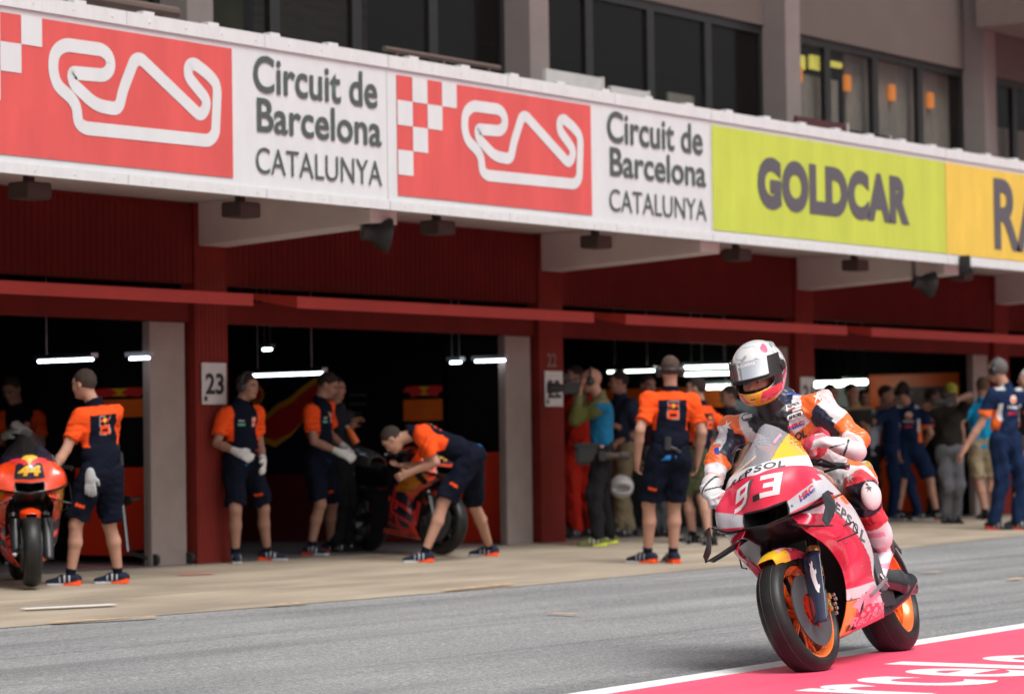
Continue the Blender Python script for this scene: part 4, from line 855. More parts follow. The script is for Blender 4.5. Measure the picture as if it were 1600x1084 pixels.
# ================================================================ racing motorcycles (x forward, y left, z up; rear contact patch at the origin)
class Pose:
    def __init__(s, front, yaw, lean, wb=1.435, k=1.):
        s.k = k; wb = wb * k
        g = G(*front); a = math.radians(yaw); h = -math.cos(a) * CF - math.sin(a) * CR; hy = np.array([-h[1], h[0], 0]); l = math.radians(lean)
        s.A = np.array([h, math.cos(l) * hy + math.sin(l) * UP, math.cos(l) * UP - math.sin(l) * hy]); s.O = g - h * wb; s.O[2] = gz(s.O[1])
    def w(s, p): return s.O + s.A.T @ (np.array(p, float) * s.k)
    def vec(s, p): return s.A.T @ np.array(p, float)
    def mtx(s): return Matrix([[*(s.A.T[i] * s.k), s.O[i]] for i in range(3)] + [[0, 0, 0, 1]])
    def loc(s, px, py, ax, v): c = s.A @ (CAM - s.O); d = s.A @ ray(px, py); return c + (v - c[ax]) / d[ax] * d
HP_ = Pose((1276, 1055), 24.2, 16)
def Ly(px, py, y): return HP_.loc(px, py, 1, y)
def Lx(px, py, x): return HP_.loc(px, py, 0, x)
def cr(P, t):
    """Catmull-Rom through the first axis of P at parameters t"""
    n = len(P); i = np.clip(np.floor(t).astype(int), 0, n - 2); f = (t - i).reshape((-1,) + (1,) * (P.ndim - 1)); g = lambda k: P[np.clip(k, 0, n - 1)]
    p0, p1, p2, p3 = g(i - 1), g(i), g(i + 1), g(i + 2)
    p0 = np.where((i == 0).reshape(f.shape), 2 * p1 - p2, p0); p3 = np.where((i == n - 2).reshape(f.shape), 2 * p2 - p1, p3)
    return .5 * (2 * p1 + (p2 - p0) * f + (2 * p0 - 5 * p1 + 4 * p2 - p3) * f ** 2 + (3 * p1 - p0 - 3 * p2 + p3) * f ** 3)
def patch(g, sub=12):
    """g rows x cols x 3 -> V, F and the row/column parameter of every vertex"""
    g = np.array(g, float); tv = np.linspace(0, g.shape[0] - 1, (g.shape[0] - 1) * sub + 1); tu = np.linspace(0, g.shape[1] - 1, (g.shape[1] - 1) * sub + 1)
    A = cr(g, tv); B = cr(A.transpose(1, 0, 2), tu).transpose(1, 0, 2); nv, nu = B.shape[:2]
    idx = np.arange(nv * nu).reshape(nv, nu); F = np.stack([idx[:-1, :-1], idx[:-1, 1:], idx[1:, 1:], idx[1:, :-1]], -1).reshape(-1, 4)
    return B.reshape(-1, 3), F, np.repeat(tv, nu), np.tile(tu, nv)
def mirror_cols(g):
    g = np.array(g, float); m = g[:, ::-1].copy(); m[..., 1] *= -1; return np.concatenate([m[:, :-1], g], 1)
PARTS = []      # (name, parent index, local mesh builder, material key, colour function, thickness)
UF = [[(1195, 822, 0), (1213, 814, .06), (1233, 806, .13), (1262, 793, .19), (1290, 780, .232), (1314, 771, .25)],
      [(1191, 797, 0), (1210, 790, .06), (1229, 783, .124), (1252, 766, .178), (1274, 751, .214), (1292, 748, .238)],
      [(1183, 768, 0), (1204, 760, .068), (1223, 753, .122), (1243, 745, .168), (1262, 738, .203), (1280, 738, .230)],
      [(1180, 743, 0), (1200, 735, .058), (1220, 730, .108), (1240, 728, .152), (1257, 728, .187), (1271, 730, .212)],
      [(1180, 728, 0), (1196, 722, .052), (1214, 718, .093), (1232, 715, .132), (1248, 713, .163), (1263, 712, .188)],
      [(1186, 694, 0), (1201, 691, .048), (1217, 691, .083), (1232, 694, .118), (1245, 698, .145), (1256, 702, .165)],
      [(1193, 663, 0), (1205, 664, .040), (1218, 669, .070), (1231, 677, .098), (1243, 685, .122), (1251, 692, .142)]]
SF = [[(1236, 806, .15), (1263, 797, .20), (1291, 785, .237), (1317, 773, .250)],
      [(1260, 830, .185), (1286, 817, .245), (1312, 804, .285), (1336, 798, .275)],
      [(1290, 852, .19), (1312, 843, .25), (1334, 835, .280), (1352, 830, .268)],
      [(1312, 882, .185), (1330, 876, .24), (1348, 870, .262), (1364, 866, .252)],
      [(1321, 915, .185), (1337, 911, .23), (1352, 906, .243), (1365, 902, .238)],
      [(1322, 945, .155), (1340, 940, .195), (1358, 935, .213), (1375, 928, .210)],
      [(1317, 972, .110), (1338, 963, .160), (1360, 955, .184), (1380, 947, .180)],
      [(1310, 995, .065), (1335, 985, .105), (1358, 975, .125), (1381, 964, .138)]]
UX = [[1.54, 1.53, 1.51, 1.47, 1.42, 1.25], [1.51, 1.50, 1.48, 1.46, 1.43, 1.33], [1.51, 1.495, 1.465, 1.43, 1.40, 1.34], [1.47, 1.45, 1.42, 1.39, 1.36, 1.31], [1.43, 1.415, 1.38, 1.35, 1.32, 1.26], [1.28, 1.275, 1.25, 1.23, 1.20, 1.15], [1.13, 1.13, 1.11, 1.08, 1.05, 1.03]]
UFG = [[Lx(p[0], p[1], x) * [1, 0 if k == 0 else 1, 1] for k, (p, x) in enumerate(zip(r, xs))] for r, xs in zip(UF, UX)]; SFG = [[Ly(*p) for p in r] for r in SF]; SFG[0] = [Lx(p[0], p[1], x) for p, x in zip(SF[0], (1.50, 1.46, 1.38, 1.18))]
def topx(p, P=None):
    P = P or HP_; c = RW.T @ (P.w(p) - CAM); return (round(CXP + FPX * c[0] / -c[2]), round(CYP - FPX * c[1] / -c[2]))
if DEBUG:
    for r in UFG: print('UFmirror', [topx(np.array(p) * [1, -1, 1]) for p in r])
    for r in SFG: print('SFmirror', [topx(np.array(p) * [1, -1, 1]) for p in r])
    for nm, g in (('UF', UFG), ('SF', SFG)):
        for r in g: print(nm, [tuple(np.round(p, 2)) for p in r])
M['paint'] = mat_vc('racing_fairing_paint', .22, coat=.6); M['carbon'] = mat('carbon_fibre', (.008, .008, .009), .28, coat=.3, var=.4, scale=60, spec=.35)
M['tyre'] = mat('slick_tyre_rubber', (.012, .0115, .0115), .42, var=.4, scale=9, bump=.08, bscale=80, spec=.32)
M['mould'] = mat('worn_rubber_line', (.04, .04, .04), .6); M['disc'] = mat('carbon_brake_disc', (.075, .075, .08), .45, metal=.3, var=.1); M['guard'] = mat('navy_fork_guard', (.018, .026, .055), .3, coat=.3)
M['gold'] = mat('gold_metal', (.55, .30, .09), .3, metal=.8); M['fork'] = mat('fork_tube_coating', (.03, .03, .035), .15, metal=.6); M['screen'] = glass('clear_screen', (.78, .76, .82), .33, .06)
M['radiator'] = mat('radiator_core', (.028, .024, .022), .6, metal=.3, var=.3); M['dulltyre'] = M['tyre']
M['whitepaint'] = mat('white_decal', (.78, .78, .78), .35); M['blackdecal'] = mat('black_decal', (.015, .015, .017), .35); M['bluedecal'] = mat('blue_decal', (.02, .06, .40), .35); M['reddecal'] = mat('red_decal', (.65, .02, .04), .35)
M['greydecal'] = mat('dark_grey_decal', (.10, .10, .11), .3); M['pinkdecal'] = mat('pale_pink_decal', (.85, .35, .45), .35)
PINK = np.array([.74, .028, .075]); WP = np.array([.78, .78, .80]); YEL = np.array([.90, .50, .025]); ORB = np.array([.88, .25, .03]); GRY = np.array([.52, .54, .57])
STEERED = ('fork_tube', 'fork_clamp', 'fork_guard', 'axle_foot', 'brake_caliper', 'brake_hose', 'caliper_bolts', 'triple_clamp', 'front_fender', 'fender_bracket')
class Bike:
    def __init__(s, pose, sch, label, group, steer=0):
        s.steer = steer; s.front = False; pv = Vector((1.40, 0, 0.28)); s.smat = Matrix.Translation(pv) @ Matrix.Rotation(math.radians(-steer), 4, Vector((-.40, 0, .917))) @ Matrix.Translation(-pv)
        s.p = pose; s.sch = sch; s.t = thing('racing_motorcycle', label, 'motorcycle', pose.O, group); s.bvh = {}
    def put(s, name, me, m, parent=None, key=None):
        if s.steer and (name in STEERED or s.front): me.transform(s.smat)
        me.transform(s.p.mtx())
        if key: s.bvh[key] = bvh_of(me)
        return link(name, me, s.sch.get(m, M.get(m)) if isinstance(m, str) else m, parent or s.t)
    def mb(s, name, b, m, parent=None, smooth=True, angle=40, key=None): return s.put(name, b.mesh(smooth, angle), m, parent, key)
    def patch(s, name, g, colf, m='paint', thick=.004, parent=None, key=None, sub=12, drop=None):
        V, F, tv, tu = patch(g, sub)
        if drop is not None: cv = tv[F].mean(1); cu = tu[F].mean(1); F = F[~drop(cv, cu)]
        me = np_mesh(V, F, True, colf(V, tv, tu) if colf is not None else None); o = s.put(name, me, m, parent, key)
        if thick: md = o.modifiers.new('thickness', 'SOLIDIFY'); md.thickness = thick; md.offset = 0
        return o
def bvh_of(me): return BVHTree.FromPolygons([v.co.copy() for v in me.vertices], [tuple(p.vertices) for p in me.polygons])
def poly_mesh(loops, bev=0):
    """flat filled outline(s) in the unit square, holes allowed"""
    cu = bpy.data.curves.new('p', 'CURVE'); cu.dimensions = '2D'; cu.fill_mode = 'BOTH'
    for L in loops:
        sp_ = cu.splines.new('POLY'); sp_.points.add(len(L) - 1); sp_.use_cyclic_u = True
        for i, q in enumerate(L): sp_.points[i].co = (q[0], q[1], 0, 1)
    o = bpy.data.objects.new('p', cu); COL.objects.link(o); bpy.context.view_layer.update()
    me = bpy.data.meshes.new_from_object(o.evaluated_get(bpy.context.evaluated_depsgraph_get())); bpy.data.objects.remove(o); bpy.data.curves.remove(cu)
    return me
def unit_mesh(src, bold=0, shear=0, space=1, maxe=.05):
    if isinstance(src, str): me, V = text_mesh(src, bold, shear, space); me.vertices.foreach_set('co', V.astype(np.float32).ravel())
    else: me = poly_mesh(src)
    bm = bmesh.new(); bm.from_mesh(me); bpy.data.meshes.remove(me); bmesh.ops.triangulate(bm, faces=bm.faces[:])
    for _ in range(5):
        ed = [e for e in bm.edges if e.calc_length() > maxe]
        if not ed: break
        bmesh.ops.subdivide_edges(bm, edges=ed, cuts=1); bmesh.ops.triangulate(bm, faces=[f for f in bm.faces if len(f.verts) > 3])
    me = bpy.data.meshes.new('m'); bm.to_mesh(me); bm.free(); return me
def decal(name, src, bvh, bl, br, tl, m, parent, off=.003, maxe=.06, **kw):
    """flat artwork laid onto a surface; bl, br, tl are the measured corners"""
    C0 = Vector(CAM); H = []
    for q in (bl, br, tl):
        if len(q) == 3: H.append(Vector(q)); continue
        h = bvh.ray_cast(C0, Vector(ray(*q)))
        if h[0] is None:
            h = bvh.ray_cast(C0, Vector(ray((q[0] * 3 + bl[0] + br[0] + tl[0]) / 6, (q[1] * 3 + bl[1] + br[1] + tl[1]) / 6)))
            if h[0] is None: print('decal miss', name, src if isinstance(src, str) else ''); return None
            H.append(C0 + Vector(ray(*q)) * (h[0] - C0).length); continue
        H.append(h[0])
    O = H[0]; U = H[1] - H[0]; W = H[2] - H[0]; n = U.cross(W).normalized()
    if n.dot(C0 - O) < 0: n = -n
    me = unit_mesh(src, maxe=maxe, **kw); c = O + U * .5 + W * .5
    miss = 0
    for v in me.vertices:
        p = O + U * v.co.x + W * v.co.y; h = bvh.ray_cast(p + n * .045, -n, .12)
        if h[0] is not None: nn = h[1] if h[1].dot(n) > 0 else -h[1]; v.co = h[0] + (nn * .5 + n * .5).normalized() * off
        else: v.co = p + n * off
    return link(name, me, m, parent)
NINE = [[(0, 1), (1, 1), (1, .30), (.80, .08), (.42, 0), (0, 0), (.0, .19), (.50, .20), (.68, .30), (.68, .40), (0, .40)], [(.30, .60), (.70, .60), (.70, .81), (.30, .81)]]
THREE = [[(0, 1), (1, 1), (1, 0), (0, 0), (0, .21), (.67, .21), (.67, .39), (.2, .39), (.2, .60), (.67, .60), (.67, .79), (0, .79)]]
def grow(loops, d): return [[(x + (d if x > .5 else -d), y + (d * .7 if y > .5 else -d * .7)) for x, y in loops[0]]]
BULL = [[(0, .30), (.10, .22), (.16, .02), (.26, 0), (.24, .2), (.40, .28), (.55, .25), (.60, .05), (.72, .02), (.68, .25), (.80, .42), (.95, .30), (1, .45), (.9, .62), (.98, .85), (.86, .78), (.74, .92), (.55, .98), (.35, .86), (.15, .72), (.04, .52)]]
def wheel(B, x, R, hw, bead, name, discs, ns=7, rimc='rim'):
    c = (x, 0, R); r0 = bead + .008
    t = B.mb(name, MB(), 'tyre') if False else None
    tb = MB(); prof = []
    for a in np.linspace(-90, 90, 29):
        ar = math.radians(a); prof.append((hw * math.sin(ar), r0 + (R - r0) * abs(math.cos(ar)) ** .75))
    prof = [(-hw * .80, bead - .004), (-hw * .95, r0 - .002)] + prof + [(hw * .95, r0 - .002), (hw * .80, bead - .004)]
    tb.lathe(c, (0, 1, 0), prof, 96); ty = B.mb(name, tb, 'tyre', angle=70)
    for yy in (-.42, .42): tb = MB(); tb.lathe(c, (0, 1, 0), [(hw * yy + q, r0 + (R - r0) * math.cos(math.asin(yy)) ** .75 + k_) for q, k_ in ((-.0012, 0), (0, .0012), (.0012, 0))], 96); B.mb('mould_line', tb, 'mould', ty)
    rb = MB(); w = hw * .78; rb.lathe(c, (0, 1, 0), [(-w, bead + .003), (-w - .003, bead - .004), (-w, bead - .012), (-w * .7, bead - .020), (-w * .45, bead - .038), (w * .45, bead - .038), (w * .7, bead - .020), (w, bead - .012), (w + .003, bead - .004), (w, bead + .003)], 72)
    B.mb('rim', rb, rimc, ty)
    for k in range(ns):
        a = 2 * math.pi * k / ns + .2; b = MB(); e = np.array([math.cos(a), 0, math.sin(a)]); s_ = np.array([-e[2], 0, e[0]])
        for q in (-1, 1):
            P = [np.array(c) + e * .03 + s_ * .004 * q, np.array(c) + e * (bead * .55) + s_ * .010 * q, np.array(c) + e * (bead - .032) + s_ * .038 * q]; b.tube(P, [.016, .011, .011], 8)
        B.mb('spoke', b, rimc, ty)
    b = MB(); b.lathe(c, (0, 1, 0), [(-hw - .02, .001), (-hw - .02, .018), (-.04, .032), (.04, .032), (hw + .02, .018), (hw + .02, .001)], 24); B.mb('hub', b, 'steel', ty)
    for y in discs:
        b = MB(); b.lathe((x, y, R), (0, 1, 0), [(-.004, .082), (-.004, .182), (.004, .182), (.004, .082), (-.004, .082)], 64); d = B.mb('brake_disc', b, 'disc', ty, angle=30)
        b = MB()
        b.lathe((x, y, R), (0, 1, 0), [(-.012, .030), (-.012, .072), (.012, .072), (.012, .030), (-.012, .030)], 40)
        for k in range(10): a = math.pi * 2 * k / 10; e = np.array([math.cos(a), 0, math.sin(a)]); b.tube([np.array((x, y, R)) + e * .066, np.array((x, y, R)) + e * .094], .007, 6)
        B.mb('disc_carrier', b, 'carrier', ty, angle=30)
    return ty
def build_bike(B, hero=True):
    S = B.sch
    B.front = True; wheel(B, 1.435, .304, .073, .238, 'front_wheel', (-.078, .078)); B.front = False; wheel(B, 0, .325, .100, .228, 'rear_wheel', (-.09,) if hero else (), 7)
    # ---- fork: guards, stanchions, feet, calipers
    ax = np.array([1.435, 0, .30]); up_ = nrm((-.40, 0, .917)); fd = np.array([.917, 0, .40])
    for sg in (-1, 1):
        o = ax + np.array([0, sg * .132, 0])
        b = MB(); b.tube([o + up_ * .17, o + up_ * .40], .030, 18); b.tube([o + up_ * .40, o + up_ * .82], .027, 18); B.mb('fork_tube', b, 'fork')
        for q in (.20, .31): b = MB(); b.lathe(o + up_ * q, up_, [(-.014, .030), (-.014, .036), (.014, .036), (.014, .030)], 20); b.obox(o + up_ * q - fd * .04, fd, (0, 1, 0), up_, .014, .012, .016, .003); B.mb('fork_clamp', b, 'gold')
        # guard plate in front of the lower leg
        g = [[o + up_ * t + fd * (.034 + .016 * math.cos(u * 1.4)) + np.array([0, sg * .006 + w * u, 0]) for u in (-1, -.5, 0, .5, 1)] for t, w in ((-.10, .036), (-.02, .042), (.08, .046), (.18, .048), (.28, .050))]
        g = [[p + fd * (.02 if i == 0 else 0) * 0 for p in r] for i, r in enumerate(g)]
        g = g if sg > 0 else [[p + np.array([0, .02, 0]) for p in r] for r in g[1:]]; gd = B.patch('fork_guard', g, None, 'guard', .004, key='guard%d' % sg, sub=4)
        b = MB(); b.obox(o - fd * .005 + up_ * .0, fd, (0, 1, 0), up_, .032, .018, .05, .008); b.obox(o - fd * .03 + up_ * .06, fd, (0, 1, 0), up_, .02, .016, .05, .006); B.mb('axle_foot', b, 'steel')
        b = MB(); cc = ax + np.array([0, sg * .085, 0]) - fd * .135 + up_ * .08; b.obox(cc, fd, (0, 1, 0), up_, .024, .026, .052, .012)
        for q in (-.032, .032): b.lathe(cc + up_ * q + np.array([0, sg * .026, 0]), (0, sg, 0), [(0, .017), (.008, .015), (.009, .001)], 16)
        B.mb('brake_caliper', b, 'gold'); b = MB(); b.tube([cc + up_ * .06, cc + up_ * .16 - fd * .03, o + up_ * .35 - fd * .05, o + up_ * .6 - fd * .04], .005, 8); B.mb('brake_hose', b, 'black')
        if hero:
            b = MB()
            for q in range(5): b.lathe(cc + up_ * (-.05 + .025 * q) - fd * .035 + np.array([0, sg * (.03 + .006 * (q % 2)), 0]), (0, sg, 0), [(0, .010), (.012, .009), (.013, .001)], 10)
            B.mb('caliper_bolts', b, 'chrome')
    b = MB(); b.obox(ax + up_ * .80 - fd * .01, fd, (0, 1, 0), up_, .05, .14, .012, .008); b.obox(ax + up_ * .55 - fd * .01, fd, (0, 1, 0), up_, .05, .14, .018, .01); B.mb('triple_clamp', b, 'carbon')
    # ---- front fender
    g = []
    for a in (62, 78, 95, 112, 128, 140):
        r = math.radians(a); row = []
        for u, w, dr in ((-1, .078, -.060), (-.72, .080, -.012), (-.35, .040, .010), (0, 0, .016), (.35, .040, .010), (.72, .080, -.012), (1, .078, -.060)):
            k = .55 if a <= 62 else 1.; R = .304 + .024 + dr * (1 if a > 62 else .6) ; row.append(ax + np.array([math.cos(r) * R, np.sign(u) * w * (k if abs(u) > .5 else 1), math.sin(r) * R]))
        g.append(row)
    B.patch('front_fender', g, S['fender'], 'paint', .004, key='fender', sub=10)
    for sg in (-1, 1): b = MB(); b.prism([ax + np.array([math.cos(math.radians(a)) * R, sg * .080, math.sin(math.radians(a)) * R]) for a, R in ((96, .27), (100, .20), (118, .17), (132, .25), (124, .29))], (0, sg * .010, 0)); B.mb('fender_bracket', b, 'carbon', angle=20)
    # ---- upper fairing with screen
    g = mirror_cols(UFG); nc = 11; mid = 5
    def drop_mouth(v, u): return (v < 1.0) & (np.abs(u - mid) < 2.02)
    def drop_scr(v, u): return scr(v, u)
    def scr(v, u): return (v > 4.02) & (u - mid > -4.7 + .5 * np.maximum(0, 4.6 - v)) & (u - mid < 1.45 + .80 * (v - 4.0))
    B.patch('upper_fairing', g, lambda V, tv, tu: S['upper'](tv, tu - mid), 'paint', .005, key='upper', drop=lambda v, u: drop_mouth(v, u) | scr(v, u), sub=14)
    B.patch('windscreen', g, None, 'screen', 0, key='screen', drop=lambda v, u: ~scr(v, u), sub=14)
    # intake mouth: rim and dark duct
    q = np.array(UFG); half = [q[1, 0], q[1, 1], q[1, 2], (q[1, 2] + q[0, 2]) / 2 + [0, .004, 0], q[0, 2], q[0, 1], q[0, 0]]; ring = half + [p * [1, -1, 1] for p in half[-2:0:-1]]
    b = MB(); b.tube(ring + [ring[0], ring[1]], .007, 8); B.mb('intake_rim', b, 'carbon')
    b = MB(); n = len(ring); back = [np.array(p) * [1, .55, 1] + [-.22, 0, .02] for p in ring]
    for i in range(n): j = (i + 1) % n; b.quad(ring[i], ring[j], back[j], back[i])
    b.prism(back, (-.005, 0, 0)); B.mb('intake_duct', b, 'black', smooth=False)
    # inner nose shroud under the mouth, dark, over the wheel
    u0 = q[0]; gl = [[u0[0] + [-.01, 0, -.002], u0[1] + [-.01, 0, -.002], u0[2] + [-.01, 0, -.002], u0[3] * [1, .97, 1] + [0, 0, -.004], u0[4] * [1, .95, 1] + [0, 0, -.004]],
          [(1.42, 0, .70), (1.40, .06, .70), (1.37, .12, .70), (1.28, .17, .71), (1.12, .20, .72)], [(1.25, 0, .66), (1.24, .06, .66), (1.22, .11, .66), (1.16, .16, .66), (1.06, .19, .66)]]
    B.patch('lower_shroud', mirror_cols(gl), None, 'carbon', .004, sub=6)
    # ---- side fairings
    def undercap(g):      # close the belly towards the centre
        return g
    for sg in (1, -1):
        g = np.array(SFG) * [1, sg, 1]; g = g if sg > 0 else g[:, ::-1]
        B.patch('side_fairing', g, (lambda V, tv, tu, sg=sg: S['side'](tv, tu if sg > 0 else 3 - tu, V)), 'paint', .005, key='side%d' % sg, sub=14)
    s7 = np.array(SFG)[-1]; g = [[s7[k] * [1, y, 1] + [0, 0, -.02 * (1 - abs(y))] for y in (-1, -.5, 0, .5, 1)] for k in range(4)]
    B.patch('belly_pan', g, lambda V, tv, tu: np.tile(S['belly'], (len(V), 1)), 'paint', .004, sub=6)
    # ---- radiators
    for nm, z0, z1, x0, x1, w in (('radiator', .40, .66, 1.04, 1.12, .165), ('oil_cooler', .17, .37, 1.09, 1.06, .125)):
        b = MB(); n = 34
        for i in range(n):
            z = z0 + (z1 - z0) * i / n; x = x0 + (x1 - x0) * i / n; b.box(x - .004, x + .006, -w, w, z, z + (z1 - z0) / n * .45)
        b.box(min(x0, x1) - .05, min(x0, x1) - .012, -w, w, z0, z1); B.mb(nm, b, 'radiator', smooth=False)
    b = MB(); b.box(.30, 1.02, -.16, .16, .22, .62, .03); b.box(.55, .95, -.13, .13, .60, .86, .03); B.mb('engine', b, 'black', smooth=False)
    # ---- tank, seat, tail
    S_ = Sdf(.008); S_.ell((.80, 0, .90), (.27, .15, .15), k=0); S_.cone((.60, 0, .86), (.98, 0, .96), .11, .10, .05); S_.cone((.40, 0, .80), (.62, 0, .84), .10, .11, .05, side=(0, 0, 1), q=.7)
    B.put('tank', S_.mesh(col=S['tank']), 'paint', key='tank')
    S_ = Sdf(.008); S_.cone((.10, 0, .86), (.45, 0, .80), .12, .10, .04, side=(0, 0, 1), q=.35); B.put('seat', S_.mesh(), 'black')
    g = [[(.16, -.11, .84), (.16, -.08, .93), (.16, 0, .955), (.16, .08, .93), (.16, .11, .84)], [(.0, -.12, .86), (.0, -.09, .98), (.0, 0, 1.02), (.0, .09, .98), (.0, .12, .86)], [(-.18, -.09, .93), (-.18, -.07, 1.02), (-.18, 0, 1.06), (-.18, .07, 1.02), (-.18, .09, .93)], [(-.36, -.04, 1.03), (-.36, -.03, 1.06), (-.36, 0, 1.075), (-.36, .03, 1.06), (-.36, .04, 1.03)]]
    B.patch('tail', g, S['tail'], 'paint', .005, key='tail')
    # ---- swingarm, rear hugger, exhaust, pegs, chain
    for sg in (-1, 1): b = MB(); b.tube([(.46, sg * .10, .40), (.28, sg * .135, .37), (.0, sg * .13, .325), (-.04, sg * .13, .325)], [.035, .040, .032, .02], 12); B.mb('swingarm', b, 'carbon')
    g = []
    for a in (60, 85, 110, 135):
        r = math.radians(a); g.append([np.array([math.cos(r) * R, w, .325 + math.sin(r) * R]) for w, R in ((-.108, .27), (-.09, .325), (0, .343), (.09, .325), (.108, .27))])
    B.patch('rear_hugger', [[p * [1, 1, 1] + [0, 0, 0] for p in r] for r in g], None, 'carbon', .004, sub=6)
    b = MB(); b.tube([(.50, .06, .22), (.35, .10, .24), (.16, .155, .30), (.02, .17, .36)], [.03, .034, .042, .045], 16); b.lathe((.02, .17, .36), (-.92, .1, .35), [(0, .045), (0, .036), (-.03, .034), (-.03, .001)], 20); B.mb('exhaust', b, 'carbon')
    if hero:
        S_ = Sdf(.006); S_.cone((.47, .165, .40), (.20, .18, .36), .055, .062, .02, side=(0, 1, 0), q=.45); S_.cone((.20, .18, .36), (-.02, .17, .33), .062, .05, .02, side=(0, 1, 0), q=.45); B.put('chain_guard', S_.mesh(), 'carbon', key='chain')
        p0 = Ly(1361, 930, .26); p1 = Ly(1384, 905, .24); b = MB(); b.tube([p0, p1], [.011, .012], 12); B.mb('foot_peg', b, 'chrome'); b = MB(); b.tube([p1, p1 + np.array([-.02, -.02, .03]), p1 + np.array([-.10, -.03, -.03])], .010, 8); B.mb('gear_lever', b, 'chrome')
        b = MB(); b.obox(p1 + np.array([-.03, -.035, .05]), (1, 0, 0), (0, 1, 0), (0, 0, 1), .06, .006, .10, .004); B.mb('foot_plate', b, 'steel')
    # ---- handlebars
    for sg in (-1, 1):
        a = np.array([1.03, sg * .13, 1.00]); e = np.array([.955, sg * .375, .955]) if not hero or sg < 0 else None
        if hero and sg > 0: a = Ly(1268, 724, .16); e = Ly(1322, 728, .345)
        u = nrm(e - a); b = MB(); b.tube([a - u * .02, e - u * .13], .012, 10); hb = B.mb('handlebar', b, 'black'); b = MB(); b.tube([e - u * .135, e - u * .13, e - u * .09, e - u * .085, e - u * .045, e - u * .04, e], [.0155, .0175, .0175, .016, .0175, .016, .0175], 16); B.mb('grip', b, 'rubber', hb)
        b = MB(); b.tube([e, e + u * .012, e + u * .016], [.0195, .0195, .012], 16); B.mb('bar_end', b, 'chrome', hb)
        b = MB(); pv = a + u * .03 + np.array([.03, 0, .01]); b.tube([pv, pv + np.array([.035, sg * .05, 0]), e + np.array([.05, -sg * .02, .005])], [.009, .007, .006], 8); b.obox(pv, (1, 0, 0), (0, 1, 0), (0, 0, 1), .03, .02, .018, .006); B.mb('brake_lever', b, 'black')
        b = MB(); gx = e + np.array([.075, sg * .015, .0]); b.tube([e, e + u * .02 + np.array([.02, 0, 0]), gx, gx + np.array([0, -sg * .11, .0])], .007, 8); B.mb('lever_guard', b, 'carbon')
    b = MB(); b.obox((1.16, 0, 1.05), (.5, 0, .86), (0, 1, 0), (-.86, 0, .5), .012, .085, .05, .01); B.mb('dashboard', b, 'black', smooth=False)
    # ---- winglets
    def loopw(pts, r, name): b = MB(); b.tube(pts, r, 8); return B.mb(name, b, 'carbon')
    for sg in (1, -1):
        f = lambda px, py, y: Ly(px, py, y) * [1, sg, 1]
        if hero or True:
            r0 = [f(1228, 806, .12), f(1262, 792, .22), f(1292, 769, .315)]; r1 = [p + np.array([-.10, 0, -.006]) for p in r0]
            B.patch('upper_winglet', [r0, [(a + c) / 2 + np.array([0, 0, .006]) for a, c in zip(r0, r1)], r1], None, 'wing', .006, sub=6)
            r0 = [f(1236, 819, .14), f(1264, 822, .24), f(1290, 821, .325)]; r1 = [p + np.array([-.12, 0, -.004]) for p in r0]
            B.patch('lower_winglet', [r0, [(a + c) / 2 + np.array([0, 0, .006]) for a, c in zip(r0, r1)], r1], None, 'wing', .006, sub=6)
            q = [f(1284, 772, .315), f(1292, 766, .32), f(1303, 790, .335), f(1300, 806, .33), f(1291, 822, .325), f(1284, 812, .32), f(1289, 792, .32)]
            b = MB(); b.prism(q, (-.02, sg * .004, 0)); B.mb('wing_end_plate', b, 'carbon', smooth=False)
        c = [f(1296, 830, .23), f(1333, 815, .315), f(1340, 832, .32), f(1309, 845, .25)]; loopw(c, .0045, 'side_winglet')
    return B
# ---- paint schemes
def mixc(C, m, c): C[m] = c; return C
def h_upper(v, u):
    C = np.tile(PINK, (len(v), 1)); au = np.abs(u)
    C[v < 1.0 + .0 * au] = GRY; C[(v < 1.0) & (au > 2) & (v < .16)] = PINK
    m = (v > 3.0) ; C[m] = WP; m = (v > 4.0); C[m] = YEL
    m = (au > 4.55) & (v < 1.6); C[m] = GRY
    m = (v > 5.0) & (au > 3.2) & (np.sin(v * 16) * np.sin(au * 8) > .35); C[m] = PINK; return C
def h_side(v, u, V):
    C = np.tile(PINK, (len(v), 1)); C[(v + (3 - u) * .62 < 1.5) & (u > .35)] = WP; m = (u > 2.05) & (v > .9) & (v < 4.2) & (v < 1.6 + (u - 2.05) * 2.8); C[m] = WP
    C[(v > 4.15) & (v < 4.7 + .5 * u * .6)] = WP; m = (v > 4.75) & (u < 1.0 - .12 * (v - 4.75)); C[m] = ORB; m = (v > 4.72) & (v < 4.85) & (u < 1.15); C[m] = [.1, .02, .02]
    m = (v > 4.6) & (u > 1.15) & (v < 6.2) & (np.sin(v * 9 + u * 7) + np.sin(u * 13 - v * 5) > .55); C[m] = [.85, .42, .50]
    C[(v < .55) & (u > 2.75)] = ORB; return C
def h_fender(V, tv, tu):
    C = np.tile(np.array([.92, .52, .02]), (len(V), 1)); u = tu - 3
    m = (tv > 1.2) & (u > -.9) & (tv < 4.3 + 0 * u); C[m] = [.70, .05, .11]; m = (tv < 1.2) & (u < -1.2); C[m] = [.70, .05, .10]; m = (tv > 4.4); C[m] = [.02, .02, .03]; return C
def h_tank(V):
    C = np.tile(np.array([.80, .24, .04]), (len(V), 1)); C[V[:, 2] > 1.00] = WP; C[(V[:, 0] > .95) & (V[:, 2] > .9)] = YEL; C[V[:, 0] < .55] = [.02, .02, .02]; return C
def h_tail(V, tv, tu):
    C = np.tile(WP, (len(V), 1)); C[(tu > 2.6) & (tu < 3.4)] = YEL; C[(np.hypot((tv - .5) * 1.5, tu - 3.1) < .35) | (np.hypot((tv - 1.5) * 1.5, tu - 3.1) < .3)] = [.03, .01, .01]; return C
